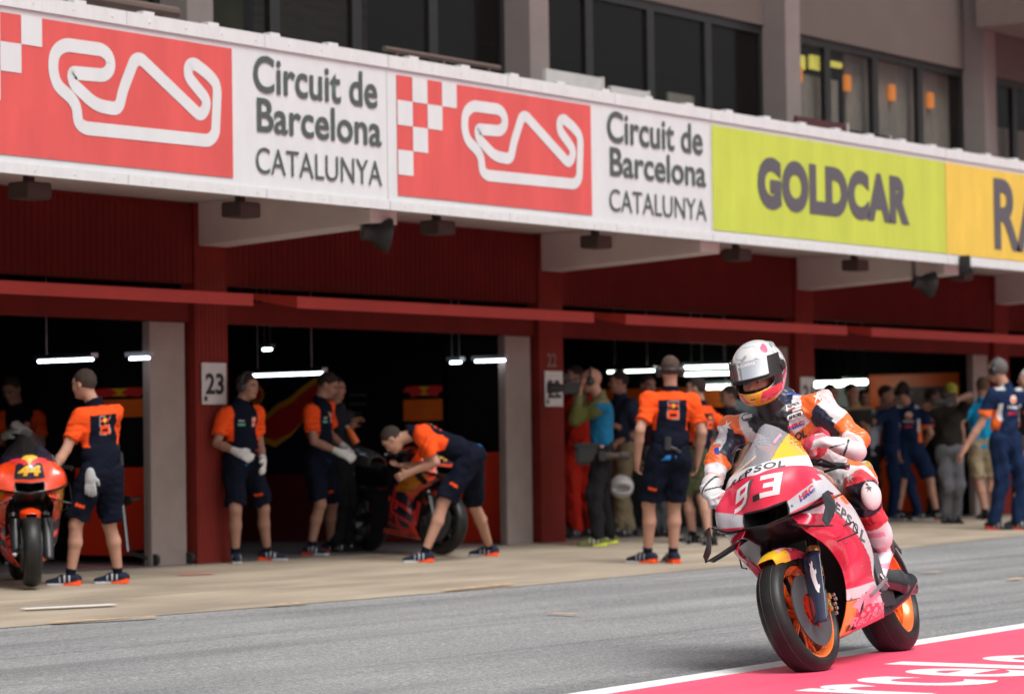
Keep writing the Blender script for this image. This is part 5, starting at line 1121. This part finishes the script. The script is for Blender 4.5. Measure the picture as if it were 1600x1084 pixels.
M['rim_orange'] = mat('orange_wheel_paint', (.90, .17, .015), .25, coat=.5, metal=.2); M['rim_black'] = mat('black_wheel_paint', (.02, .02, .02), .3); M['red_part'] = mat('red_anodised_part', (.5, .03, .01), .3, metal=.5)
HS = dict(upper=h_upper, side=h_side, fender=h_fender, tank=h_tank, tail=h_tail, belly=np.array([.62, .03, .06]), rim=M['rim_orange'], carrier=M['red_part'], wing=M['carbon'])
HB = build_bike(Bike(HP_, HS, 'pink, white and orange racing motorcycle numbered 93 leaning under its rider', None, steer=8))
T = HB.t; bu = HB.bvh['upper']; bs = HB.bvh['side1']
# number and lettering on the nose
def wht(n, src, a, b_, c, m, bv=bu, off=.0035, **k): return decal(n, src, bv, a, b_, c, m, T, off, **k)
wht('number_outline', grow(THREE, .07), (1183, 781), (1220, 773), (1188, 742), M['greydecal'], off=.0025); wht('number', THREE, (1184, 780), (1218, 772), (1189, 744), M['whitepaint'], off=.0045)
wht('number_outline', grow(NINE, .09), (1147, 805), (1174, 786), (1151, 764), M['reddecal'], off=.0025); wht('number', NINE, (1148, 803), (1171, 785), (1153, 766), M['whitepaint'], off=.0045)
nn = decal('number_shade', [[(.82, .95), (1.05, 1.02), (1.05, .25), (.80, .0), (.5, -.04), (.42, .03), (.78, .10), (.92, .3)]], bu, (1148, 803), (1171, 785), (1153, 766), M['steel'], T, .006)
wht('sensor', [[(0, 0), (1, 0), (1, 1), (0, 1)]], (1178, 784), (1188, 779), (1177, 775), M['black'], off=.008)
for i, (ch, x, y, x2, y2) in enumerate((('R', 1141, 763, 1150, 756), ('E', 1152, 755, 1162, 748), ('P', 1164, 747, 1175, 741), ('S', 1178, 740, 1190, 736), ('O', 1192, 735, 1212, 731), ('L', 1215, 732, 1227, 729))):
    wht('lettering', ch, (x, y), (x2, y2), (x + (5 if i < 2 else 2), y - (11 if i < 3 else 11)), M['blackdecal'] if i < 3 else M['greydecal'], bold=.035)
wht('lettering', 'HRC', (1250, 783), (1272, 766), (1248, 774), M['reddecal'], bold=.05); wht('lettering', 'HRC', (1251, 784.5), (1274, 766.5), (1250.5, 780), M['bluedecal'], bold=.05, off=.0045)
decal('lettering', 'RE', HB.bvh['screen'], (1180, 697), (1204, 696), (1180, 688), mat('faint_grey_lettering', (.30, .33, .38), .4), T, .002, bold=.03)
decal('sticker', [[(0, .1), (.25, 0), (1, .75), (.8, 1)]], HB.bvh['screen'], (1207, 694), (1221, 692), (1208, 678), M['pinkdecal'], T, .003)
# lettering down the side
for i, (ch, x, y) in enumerate((('R', 1297, 783), ('E', 1303, 788), ('P', 1312, 797), ('S', 1320, 806), ('O', 1330, 819), ('L', 1342, 831))):
    wht('lettering', ch, (x - 1, y + 11), (x + 8, y + 17), (x + 3, y - 5), M['greydecal'], bv=bs, bold=.04)
wht('lettering', 'Red Bull', (1325, 981), (1378, 957), (1328, 964), M['pinkdecal'], bv=bs, bold=.03, shear=.2); wht('bull_emblem', BULL, (1330, 958), (1374, 940), (1336, 925), M['pinkdecal'], bv=bs)
wht('bull_emblem', BULL, (1208, 868), (1244, 864), (1212, 853), M['pinkdecal'], bv=HB.bvh['fender'], off=.003)
wht('white_flourish', BULL, (1284, 925), (1272, 874), (1274, 929), M['whitepaint'], bv=HB.bvh['guard1'])
wht('vent_slot', [[(0, 0), (1, .2), (1, 1), (.0, .6)]], (1341, 962), (1347, 955), (1345, 940), M['black'], bv=bs)

# ---------------------------------------------------------------- the two parked crew motorcycles
KR = np.array([.80, .055, .008]); KN = np.array([.010, .012, .028]); KY = np.array([.80, .42, .02])
def k_upper(v, u):
    C = np.tile(KN, (len(v), 1)); au = np.abs(u); C[(au > 1.9 - .3 * (v - 2)) & (v < 3.3)] = KR; C[v < 1.35] = KR; C[(v > 3) & (au > 2.5)] = KN; return C
def k_side(v, u, V):
    C = np.tile(KN, (len(v), 1)); C[(v < 2.4) & (u < 1.4)] = [.62, .06, .02]; C[(v < 2.2) & (u < 2.4) & (u > .9)] = [.60, .22, .02]; C[v > 6.1] = KR; C[(v > 4.8) & (u < .7)] = KR; C[(np.sin(v * 5.2 + u * 2.2) > .55) & (v > 2.4) & (v < 6) & (u < 2.8)] = [.62, .03, .02]; return C
KS_ = dict(upper=k_upper, side=k_side, fender=lambda V, a, b: np.tile(KR, (len(V), 1)), tank=lambda V: np.where((V[:, 2] > .98)[:, None], KR[None], KN[None]), tail=lambda V, a, b: np.where((b > 3.2)[:, None], np.array([[.3, .05, .02]]), np.array([[.07, .07, .075]])), belly=KR, rim=M['rim_black'], carrier=M['rim_black'], wing=M['carbon'],
    screen=glass('dark_screen', (.02, .02, .022), .6, .08), gold=M['steel'], guard=M['carbon'])
GB = 'crew motorcycles outside the garages'
KL = build_bike(Bike(Pose((50, 921), -13, 1, k=.90), KS_, 'orange and navy racing motorcycle facing the pit lane at the left edge', GB), False)
KR2 = build_bike(Bike(Pose((690, 869), -33, -3, k=.94), KS_, 'dark racing motorcycle with red lettering on its flank, rear wheel towards two gloved crew', GB, steer=-12), False)
def kdec(K, src, v0, u0, v1, u1, m, off=.004, **k):
    """artwork between grid points of the nose panel; u counts from the bike's left (+) to right (-)"""
    g = mirror_cols(UFG); P = lambda v, u: K.p.w(cr(cr(np.array(g), np.array([float(v)]))[0], np.array([float(u + 5)]))[0])
    decal('emblem' if not isinstance(src, str) else 'number', src, K.bvh['upper'], tuple(P(v0, u0)), tuple(P(v0, u1)), tuple(P(v1, u0)), m, K.t, off, **k)
for K in (KL, KR2):
    CI = [[(.5 + .5 * math.cos(x), .5 + .5 * math.sin(x)) for x in np.linspace(0, 6.283, 21)[:-1]]]
    kdec(K, CI, 2.55, -1.2, 3.9, 1.2, M['yel']); FB = [[(1 - x, y) for x, y in BULL[0]]]
    kdec(K, FB, 2.45, -2.6, 3.5, -.15, M['brred'], .007); kdec(K, BULL, 2.45, .15, 3.5, 2.6, M['brred'], .007); kdec(K, '44', 1.5, -1.6, 2.4, 1.6, M['yel'], .006, bold=.05, shear=.2)
for K in (KR2, KL):
    P = lambda v, u: tuple(K.p.w(cr(cr(np.array(SFG), np.array([float(v)]))[0], np.array([float(u)]))[0] * [1, -1, 1]))
    decal('lettering', 'RedBull', K.bvh['side-1'], P(4.6, 2.95), P(6.9, .5), P(1.6, 2.6), M['brred'], K.t, .006, bold=.05)
# quarter-turn fasteners round the hero fairing
for i, (x, y) in enumerate(((1256, 771), (1238, 790), (1296, 790), (1322, 848), (1347, 885), (1330, 935), (1352, 925), (1318, 860))):
    h_ = bs.ray_cast(Vector(CAM), Vector(ray(x, y)))
    if h_[0] is None: h_ = bu.ray_cast(Vector(CAM), Vector(ray(x, y)))
    if h_[0] is not None: nn = h_[1] if h_[1].dot(Vector(CAM) - h_[0]) > 0 else -h_[1]; b = MB(); b.lathe(h_[0] + nn * .002, nn, [(0, .007), (.003, .006), (.0035, .0005)], 14); link('fastener', b.mesh(True, 30), M['steel'], T)
for K, px in ((KR2, (556, 872)),):
    st = thing('rear_stand', 'black stand holding up the rear wheel of the parked motorcycle', 'stand', K.p.w((-.1, 0, 0))); b = MB()
    for sg in (-1, 1): b.tube([K.p.w((.05, sg * .17, .32)), K.p.w((-.25, sg * .19, .06)), K.p.w((-.50, sg * .15, .10))], .014)
    b.tube([K.p.w((-.25, -.19, .06)), K.p.w((-.25, .19, .06))], .014); link('stand_frame', b.mesh(True), M['black'], st)
    for sg in (-1, 1): b = MB(); b.lathe(K.p.w((-.25, sg * .21, .05)), K.p.vec((0, 1, 0)), [(0, .001), (0, .045), (.03, .045), (.03, .001)], 18); link('caster', b.mesh(True, 40), M['rubber'], st)
# ================================================================ the rider
M['leather'] = mat_vc('racing_leather', .38, coat=.15, bump=.15, bscale=300); M['helmet'] = mat_vc('helmet_paint', .15, coat=.8)
M['visor'] = mat('silver_mirror_visor', (.80, .81, .82), .10, metal=.9, var=.03); M['boot'] = mat_vc('boot_plastic', .4, coat=.1)
def W(p): return HP_.w(p)
LW = lambda px, py, x: W(Lx(px, py, x))
def rider():
    s = 1.10; HPv = W((.20, -.01, .96)); NK = LW(1211, 652, .64); HC = LW(1186, 583, .74)
    A = HP_.A; up = A[2]; Uv = nrm(NK - HPv); F0 = nrm(HP_.vec((1, -.10, 0))); Fv = nrm(F0 - (F0 @ Uv) * Uv); Rv = np.cross(Fv, Uv)
    sh = {'L': LW(1284, 636, .58), 'R': LW(1146, 676, .64)}
    el = {'L': LW(1338, 688, .70), 'R': LW(1122, 722, .74)}; wr = {'L': LW(1318, 698, .93), 'R': LW(1109, 768, .93)}
    hip = {'L': W((.20, .10, .93)), 'R': W((.20, -.10, .93))}; kn = {'L': LW(1347, 768, .62), 'R': W((.62, -.27, .80))}; an = {'L': LW(1382, 860, .34), 'R': W((.34, -.24, .47))}; toe = {'L': LW(1372, 902, .50), 'R': W((.50, -.24, .38))}
    hfd = face_dir(-27); hp = math.radians(17); hf = nrm(hfd * math.cos(hp) - UP * math.sin(hp)); hr = nrm(np.cross(hf, UP)); hu = np.cross(hr, hf)
    tl = math.radians(-10); hr, hu = hr * math.cos(tl) + hu * math.sin(tl), hu * math.cos(tl) - hr * math.sin(tl)
    t = thing('person', 'motorcycle racer in orange and white leathers and open helmet riding the number 93 motorcycle', 'person', W((.2, 0, .9)))
    def put(name, S_, colf, m, par=None, **kw): me = S_.mesh(col=colf, **kw); o = link(name, me, m, par or t); return o, None
    hcf = HC + hf * .028 - hu * .012
    # body (continuous, mostly under leathers)
    S = Sdf(.007); S.cone(HPv, NK - Uv * .15, .115, .13, .05, side=Fv, q=.7); S.cone(sh['L'], sh['R'], .055, .055, .05); S.cone(NK - Uv * .03, HC - hu * .06, .062, .06, .03); head_prims(S, hcf, hr, hf, hu, 1.08)
    for sd in 'LR':
        S.cone(sh[sd], el[sd], .045, .038, .03); S.cone(el[sd], wr[sd], .038, .026, .01); S.cone(hip[sd], kn[sd], .075, .05, .04); S.cone(kn[sd], an[sd], .05, .034, .02); S.cone(an[sd], toe[sd], .032, .025, .02)
    sk = SKN * .85
    def bc(V): C = np.tile(sk, (len(V), 1)); head_cols(V, C, hcf, hr, hf, hu, 1.08, sk, np.array([.03, .018, .012])); q = (V - hcf); C[(q @ hu < -.045) & (q @ hf > .04)] = [.015, .015, .017]; return C
    put('body', S, bc, M['skin'])
    # leathers
    S = Sdf(.006)
    S.cone(HPv - Uv * .03, HPv + Uv * .15, .150, .142, .06, side=Fv, q=.8); S.cone(HPv + Uv * .15, NK - Uv * .14, .140, .170, .06, side=Fv, q=.74)
    S.cone(sh['L'] * .97 + NK * .03 - Uv * .0, sh['R'] * .97 + NK * .03, .080, .080, .07); S.ell(NK - Uv * .03 - Fv * .13, (.10, .09, .14), np.array([Rv, Fv, Uv]), .06)
    S.cone(NK - Uv * .04, NK + (HC - NK) * .25, .088, .078, .03)
    for sd in 'LR':
        a, e, w = sh[sd], el[sd], wr[sd]; S.ell(a + up * .012 + Fv * .01, (.082, .078, .074), A, .03); S.cone(a, e, .074, .060, .03); S.ell(e, (.062, .066, .062), A, .02); S.cone(e, w, .058, .042, .02, clips=[(w - nrm(w - e) * .01, w - e)])
        a, k, n = hip[sd], kn[sd], an[sd]; S.cone(a, k, .105, .082, .05); S.cone(k, k + (n - k) * .5, .080, .070, .02, clips=[(k + (n - k) * .50, n - k)])
    def seg(V, p, q): ab = q - p; tt = np.clip(((V - p) @ ab) / (ab @ ab), 0, 1); return tt, np.linalg.norm(V - p - tt[:, None] * ab, axis=1)
    OR_ = np.array([.88, .155, .025]); WH = np.array([.66, .65, .66]); NV = np.array([.012, .016, .04]); RD = np.array([.72, .04, .06]); PK = np.array([.80, .28, .30])
    cf = -CF     # direction of the viewer side
    def lc(V):
        C = np.tile(OR_, (len(V), 1)); q = V - NK; r, f, u = q @ Rv, q @ Fv, q @ Uv; D = {}
        for sd in 'LR': D[sd] = (seg(V, sh[sd], el[sd]), seg(V, el[sd], wr[sd]), seg(V, hip[sd], kn[sd]), seg(V, kn[sd], an[sd]))
        dt = seg(V, HPv, NK - Uv * .1)[1]
        C[(u < -.19) & (u > -.46)] = WH; C[(u < -.16) & (u > -.30) & (np.abs(r - .02) > .05) & (r * 1 + u < -.16)] = RD
        C[(u > -.075) & (np.abs(r) > .075) & (np.abs(r) < .165)] = WH; C[(u > -.035) & (np.abs(r) > .05) & (np.abs(r) < .12) & (f < .06)] = NV
        C[(np.abs(r) < .085 * (1 + u / .17)) & (u > -.17) & (f > 0)] = [.010, .010, .012]
        for sd, sg in (('L', -1), ('R', 1)):
            (t1, d1), (t2, d2), (t3, d3), (t4, d4) = D[sd]; rel = (V - sh[sd]); out = rel @ Rv * sg; topc = rel @ up
            m = (d1 < .10) & (t1 <= .02) & (out > -.02); C[m] = OR_; m = (np.linalg.norm(rel - Rv * sg * .035 - up * .01 + cf * 0, axis=1) < .075) & (out > -.01); C[m] = [.78, .50, .50]
            ua = (d1 < .095) & (t1 > .10) & (d2 > .055); C[ua] = WH; inn = ((V - sh[sd]) @ Rv * sg) - t1 * ((el[sd] - sh[sd]) @ Rv * sg); C[ua & (inn < (-.005 if sd == 'L' else -.03))] = NV; C[ua & (inn > -.005) & (np.sin(t1 * 9 + inn * 40) > .75) & (t1 > .3)] = OR_
            m = (np.abs(inn) < .03) & (np.abs(t1 - .28) < .22) & ua & (inn < .005) & (sd == 'L'); C[m] = NV; m = ua & (t1 > .62) & (inn >= -.02); C[m] = OR_
            fa = (d2 < .085) & (t2 > .04); C[fa] = OR_; C[fa & (t2 > .25)] = WH; C[fa & (t2 > .55)] = [.78, .42, .40]; C[fa & (t2 > .8)] = WH
            th = (d3 < .13) & (t3 > .25) & (dt > .10); C[th] = WH; C[th & (t3 > .62)] = RD; kf = (V - kn[sd]); C[(d3 < .12) & (t3 > .45) & (t3 < .66) & (kf @ up < .02)] = OR_
            lg = (d4 < .12) & (t4 > .0) & (d3 > .075); C[lg] = RD; m = (np.linalg.norm(kf, axis=1) < .135) & (kf @ up < .045); C[m] = NV * .5; m = lg & (t4 > .30); C[m] = RD
        return C
    S_, _ = put('leather_suit', S, lc, M['leather'], wrinkle=lambda P, a=waves(.016, 34, 4), b=waves(.006, 90, 8): a(P) + b(P)); me = S_.data
    wm = Matrix.Translation(t.location); bv = BVHTree.FromPolygons([wm @ v.co for v in me.vertices], [tuple(p.vertices) for p in me.polygons])
    # knee slider, knee badge
    k = kn['L']; kd = nrm(A[1] * .8 + A[0] * .55 - up * .1); S = Sdf(.006); S.ell(k + kd * .070 - up * .03 + A[0] * .015, (.034, .062, .075), np.array([kd, nrm(np.cross(up, kd)), up]), 0); put('knee_slider', S, lambda V: np.tile([.75, .68, .68], (len(V), 1)), M['boot'])
    # gloves
    for sd in 'LR':
        w = wr[sd]; S = Sdf(.0045)
        if sd == 'L':
            d = nrm(LW(1283, 686, .97) - w); pn = nrm(-A[0] * .3 - up * .9); S.cone(w - d * .070, w + d * .015, .052, .042, .012); hand_prims(S, w + d * .0, d, pn, 1.36, curl=.8, fat=.010, side=-1)
        else:
            g = W((.985, -.33, .965)); d = nrm(g - w); pn = nrm(-up * .9 - A[0] * .1); S.cone(w - (w - el[sd]) * .25, w, .055, .046, .012); hand_prims(S, w + d * .0, nrm(d + A[0] * .6), pn, 1.12, curl=1.25, fat=.004, side=1)
        def gc(V, w=w, d=d, sd=sd):
            C = np.tile(np.array([.60, .59, .60]), (len(V), 1)); x = (V - w) @ d; C[x > .155] = [.75, .08, .14]; C[(x > .10) & (np.sin(V @ up * 90) > .5) & (x < .155)] = [.75, .2, .25]; C[((V - w) @ (-up) > (.030 if sd == 'L' else 9)) & (x > .0)] = [.02, .02, .02]; C[(x < -.015)] = [.66, .60, .60]; C[np.abs(x + .012) < .006] = [.02, .02, .02]; C[(np.abs((V - w) @ up - .01) < .004) & (x > .0) & (x < .1)] = [.04, .04, .04]; return C
        put('glove', S, gc, M['boot'])
    # boots
    for sd in 'LR':
        a, n, tt = kn[sd], an[sd], toe[sd]; m = a + (n - a) * .42; fd = nrm(tt - n); S = Sdf(.006)
        S.cone(m, m + (n - m) * .55, .074, .070, .02, clips=[(m, m - n)]); S.cone(m + (n - m) * .5, n, .070, .048, .02); S.cone(n, tt, .050, .040, .02, side=np.cross(fd, A[1]), q=.85); S.ell(n - fd * .045, (.045, .045, .05), A, .02)
        def bcol(V, m=m, n=n, fd=fd, tt=tt):
            C = np.tile(np.array([.74, .70, .72]), (len(V), 1)); x = (V - n) @ fd; z = (V - m) @ nrm(n - m); C[(z < .03)] = RD; C[(x > .05) & (np.sin(z * 60 + x * 50) > .55)] = [.80, .30, .42]
            q = V - n; C[(np.abs(z - np.linalg.norm(n - m) + .02) < .035) & (q @ A[1] > .02) & (x < .03)] = [.03, .03, .03]; C[((V - tt) @ nrm(np.cross(fd, A[1]) * np.sign(np.cross(fd, A[1]) @ -up)) > .030)] = [.03, .03, .03]; return C
        put('boot', S, bcol, M['boot'])
    # collar and chest protector under the chin
    S = Sdf(.006); S.cone(NK + (HC - NK) * .12, HC - hu * .10, .078, .072, .02); put('collar', S, lambda V: np.tile([.012, .012, .014], (len(V), 1)), M['leather'])
    # ---- helmet
    P = lambda r, f, u: HC + hr * r + hf * f + hu * u; AH = np.array([hr, hf, hu])
    hs = Sdf(.005); hs.ell(P(0, -.010, .015), (.142, .168, .158), AH, 0); hs.ell(P(0, .045, -.085), (.108, .122, .075), AH, .05); hs.ell(P(0, -.145, .10), (.06, .07, .03), AH, .04)
    hs.ell(P(0, .015, -.03), (.110, .135, .120), AH, .0, 's'); hs.ell(P(0, .12, -.022), (.116, .11, .046), AH, .012, 's'); hs.ell(P(0, -.02, -.17), (.10, .12, .10), AH, .01, 's')
    def hc(V):
        q = V - HC; r, f, u = q @ hr, q @ hf, q @ hu; C = np.tile(np.array([.62, .64, .63]), (len(V), 1)); n = np.sin(r * 45 + 2) * np.sin(u * 50 + f * 30) + np.sin(f * 60 + u * 20) * .6
        C[(n > .75) & (np.abs(r) > .07)] = [.10, .30, .24]; C[(n < -.85) & (np.abs(r) > .07)] = [.72, .12, .22]; C[(np.abs(n) < .06) & (u > .03)] = [.30, .33, .33]; C[(np.abs(r) > .085) & (u < .0) & (np.sin(f * 55 + u * 60) > .0)] = [.75, .32, .45]; C[(np.abs(r) > .085) & (u < -.02) & (np.sin(f * 55 + u * 60) < -.5)] = [.10, .12, .14]
        m = (u < .055) & (f > .02) & (u > -.075); C[m] = [.015, .015, .016]
        m = (u <= -.062) & (f > .03); C[m] = [.66, .04, .07]; m = (u <= -.062) & (f > .06) & (np.abs(r + .0) < .045 + .5 * (u + .062 + .03)); C[m] = [.88, .36, .02]
        m = (u <= -.06) & (f > .0) & (np.abs(u + .072 - .15 * np.abs(r)) < .005) ; C[m] = [.85, .45, .05]; m = (u < -.125) & (f > .05); C[m] = [.88, .40, .03]; m = (np.abs(u + .098) < .004) & (np.abs(r) < .014) & (f > .1); C[m] = [.05, .02, .02]; return C
    ho, _ = put('helmet', hs, hc, M['helmet']); hb = BVHTree.FromPolygons([wm @ v.co for v in ho.data.vertices], [tuple(p.vertices) for p in ho.data.polygons])
    # raised mirror visor: a shell strip over the brow
    def strip(a0, dr, z0, z1, n=13):
        g = []
        for z in np.linspace(z0, z1, 5):
            row = []
            for ps in np.linspace(-a0, a0, n): pr = math.radians(ps); row.append(P(math.sin(pr) * (.150 + dr), -.012 + math.cos(pr) * (.196 + dr) - .55 * z * max(.2, math.cos(pr)), z - .012 * (1 - math.cos(pr))))
            g.append(row)
        return g
    g = strip(80, -.003, -.004, .102); V, F, tv, tu = patch(np.array(g), 6); o = link('visor_frame', np_mesh(V, F), M['black'], t)
    g = strip(46, .001, .012, .100)
    V, F, tv, tu = patch(np.array(g), 6); me = np_mesh(V, F); o = link('visor', me, M['visor'], t); md = o.modifiers.new('thickness', 'SOLIDIFY'); md.thickness = .003
    vb = BVHTree.FromPolygons([wm @ v.co for v in me.vertices], [tuple(p.vertices) for p in me.polygons])
    b = MB(); b.tube([p + hf * .001 for p in g[0]], .006, 8); link('visor_seal', b.mesh(True), M['black'], t)
    for sg in (-1, 1): b = MB(); b.lathe(P(sg * .140, .005, .02), hr * sg, [(0, .03), (.012, .026), (.014, .001)], 20); link('visor_pivot', b.mesh(True, 40), M['black'], t)
    # ---- badges and lettering
    dc = lambda n, s_, a, b_, c, m, v=bv, **k: decal(n, s_, v, a, b_, c, m, t, **k); RECT = [[(0, 0), (1, 0), (1, 1), (0, 1)]]; OVAL = [[(.5 + .5 * math.copysign(abs(math.cos(x)) ** .6, math.cos(x)), .5 + .5 * math.copysign(abs(math.sin(x)) ** .6, math.sin(x))) for x in np.linspace(0, 6.283, 25)[:-1]]]
    STAR = [[(.5, 1), (.60, .66), (1, .72), (.70, .47), (.95, .0), (.52, .30), (.12, .05), (.32, .42), (0, .62), (.40, .66)]]
    dc('badge', RECT, (1229, 643), (1253, 634), (1228, 633), M['whitepaint'], off=.003); dc('lettering', 'REPSOL', (1231, 638.5), (1250, 631.5), (1230.4, 633.5), M['blackdecal'], off=.005, bold=.03); dc('lettering', [[(0, 0), (.6, 0), (.6, 1), (0, 1)]], (1231, 642), (1250, 635), (1231, 640), M['reddecal'], off=.005)
    dc('badge_edge', OVAL, (1229, 659), (1256, 649), (1228, 648), M['blackdecal'], off=.003); dc('badge', OVAL, (1230.2, 658), (1255, 649), (1229.2, 649), M['whitepaint'], off=.0045); dc('lettering', 'SHOEI', (1233, 655.5), (1252, 648.5), (1232.4, 650.5), M['blackdecal'], off=.006, bold=.05)
    dc('lettering', 'HRC', (1231, 671), (1257, 662), (1230.5, 665), M['reddecal'], off=.004, bold=.06); dc('lettering', 'HRC', (1232, 672.5), (1258, 663.5), (1231.7, 669), M['bluedecal'], off=.0055, bold=.06)
    dc('lettering', 'OL', (1243, 690), (1261, 682), (1241, 677), M['blackdecal'], off=.004, bold=.05); CIR = [[(.5 + .5 * math.cos(x), .5 + .5 * math.sin(x)) for x in np.linspace(0, 6.283, 21)[:-1]]]
    dc('badge', CIR, (1160, 661), (1178, 656), (1158, 648), M['greydecal'], off=.003); dc('badge_band', RECT, (1162, 656), (1176, 652), (1161, 651), M['whitepaint'], off=.005)
    dc('badge', RECT, (1230, 619), (1251, 616), (1229.5, 615), M['bluedecal'], off=.004)
    dc('star_badge', STAR, (1272, 633), (1284, 627), (1270, 611), M['whitepaint'], off=.003); dc('star_badge', STAR, (1130, 676), (1144, 670), (1129, 660), M['whitepaint'], off=.003)
    dc('badge', RECT, (1119, 694), (1128, 694), (1119, 687), M['whitepaint'], off=.003); dc('badge', RECT, (1117, 710), (1124, 709), (1116, 701), M['bluedecal'], off=.003)
    dc('lettering', 'PULL&BEAR', (1153, 577), (1181, 569.5), (1152.5, 572.5), M['whitepaint'], v=vb, off=.004, bold=.03)
    ks = [[(.15, 1), (.45, .95), (.62, .55), (1, .35), (.66, .38), (.74, 0), (.50, .36), (.20, .10), (.36, .46), (0, .60), (.38, .62)]]
    for o in [x for x in t.children if x.name.startswith('knee_slider')]:
        kb = BVHTree.FromPolygons([wm @ v.co for v in o.data.vertices], [tuple(p.vertices) for p in o.data.polygons]); dc('star_badge', ks, (1353, 772), (1364, 768), (1350, 757), M['blackdecal'], v=kb, off=.004)
    dc('star_badge', ks, (1325, 762), (1338, 752), (1320, 745), M['whitepaint'], off=.004)
    return t
rider()
# ================================================================ light, sky, camera
w = bpy.data.worlds.new('World'); SC.world = w; w.use_nodes = True; nt = w.node_tree; bg = nt.nodes['Background']
sky = nt.nodes.new('ShaderNodeTexSky'); sky.sky_type = 'NISHITA'; sky.sun_disc = False
EL = math.radians(58); sd = np.array([-.35, -1.0, 0]); sd = nrm(sd); az = math.atan2(sd[0], sd[1])
sky.sun_elevation = EL; sky.sun_rotation = az; sky.dust_density = 6; sky.air_density = 1.0; sky.ozone_density = 1.0
hs = nt.nodes.new('ShaderNodeHueSaturation'); hs.inputs['Saturation'].default_value = .3
nt.links.new(sky.outputs[0], hs.inputs['Color']); nt.links.new(hs.outputs[0], bg.inputs[0]); bg.inputs[1].default_value = .135
sl = bpy.data.lights.new('sun', 'SUN'); sl.energy = 1.4; sl.angle = math.radians(28); sl.color = (1, .985, .965)
so = bpy.data.objects.new('sun', sl); COL.objects.link(so)
dv = Vector((sd[0] * math.cos(EL), sd[1] * math.cos(EL), math.sin(EL))); so.rotation_euler = dv.to_track_quat('Z', 'Y').to_euler(); so.location = (0, -20, 30)
cd = bpy.data.cameras.new('camera'); co = bpy.data.objects.new('camera', cd); COL.objects.link(co); SC.camera = co
cd.sensor_width = 36; cd.lens = FPX / 1600 * 36; cd.clip_end = 6000; cd.clip_start = .1
co.matrix_world = Matrix(((*RW[0], CAM[0]), (*RW[1], CAM[1]), (*RW[2], CAM[2]), (0, 0, 0, 1)))
cd.dof.use_dof = True; cd.dof.focus_distance = 14.6; cd.dof.aperture_fstop = 2.8
SC.view_settings.view_transform = 'Standard'; SC.view_settings.look = 'None'; SC.view_settings.exposure = .32; SC.view_settings.gamma = 1
SC.cycles.max_bounces = 6; SC.cycles.transparent_max_bounces = 8; SC.cycles.use_denoising = True
SC.cycles.sample_clamp_indirect = 4
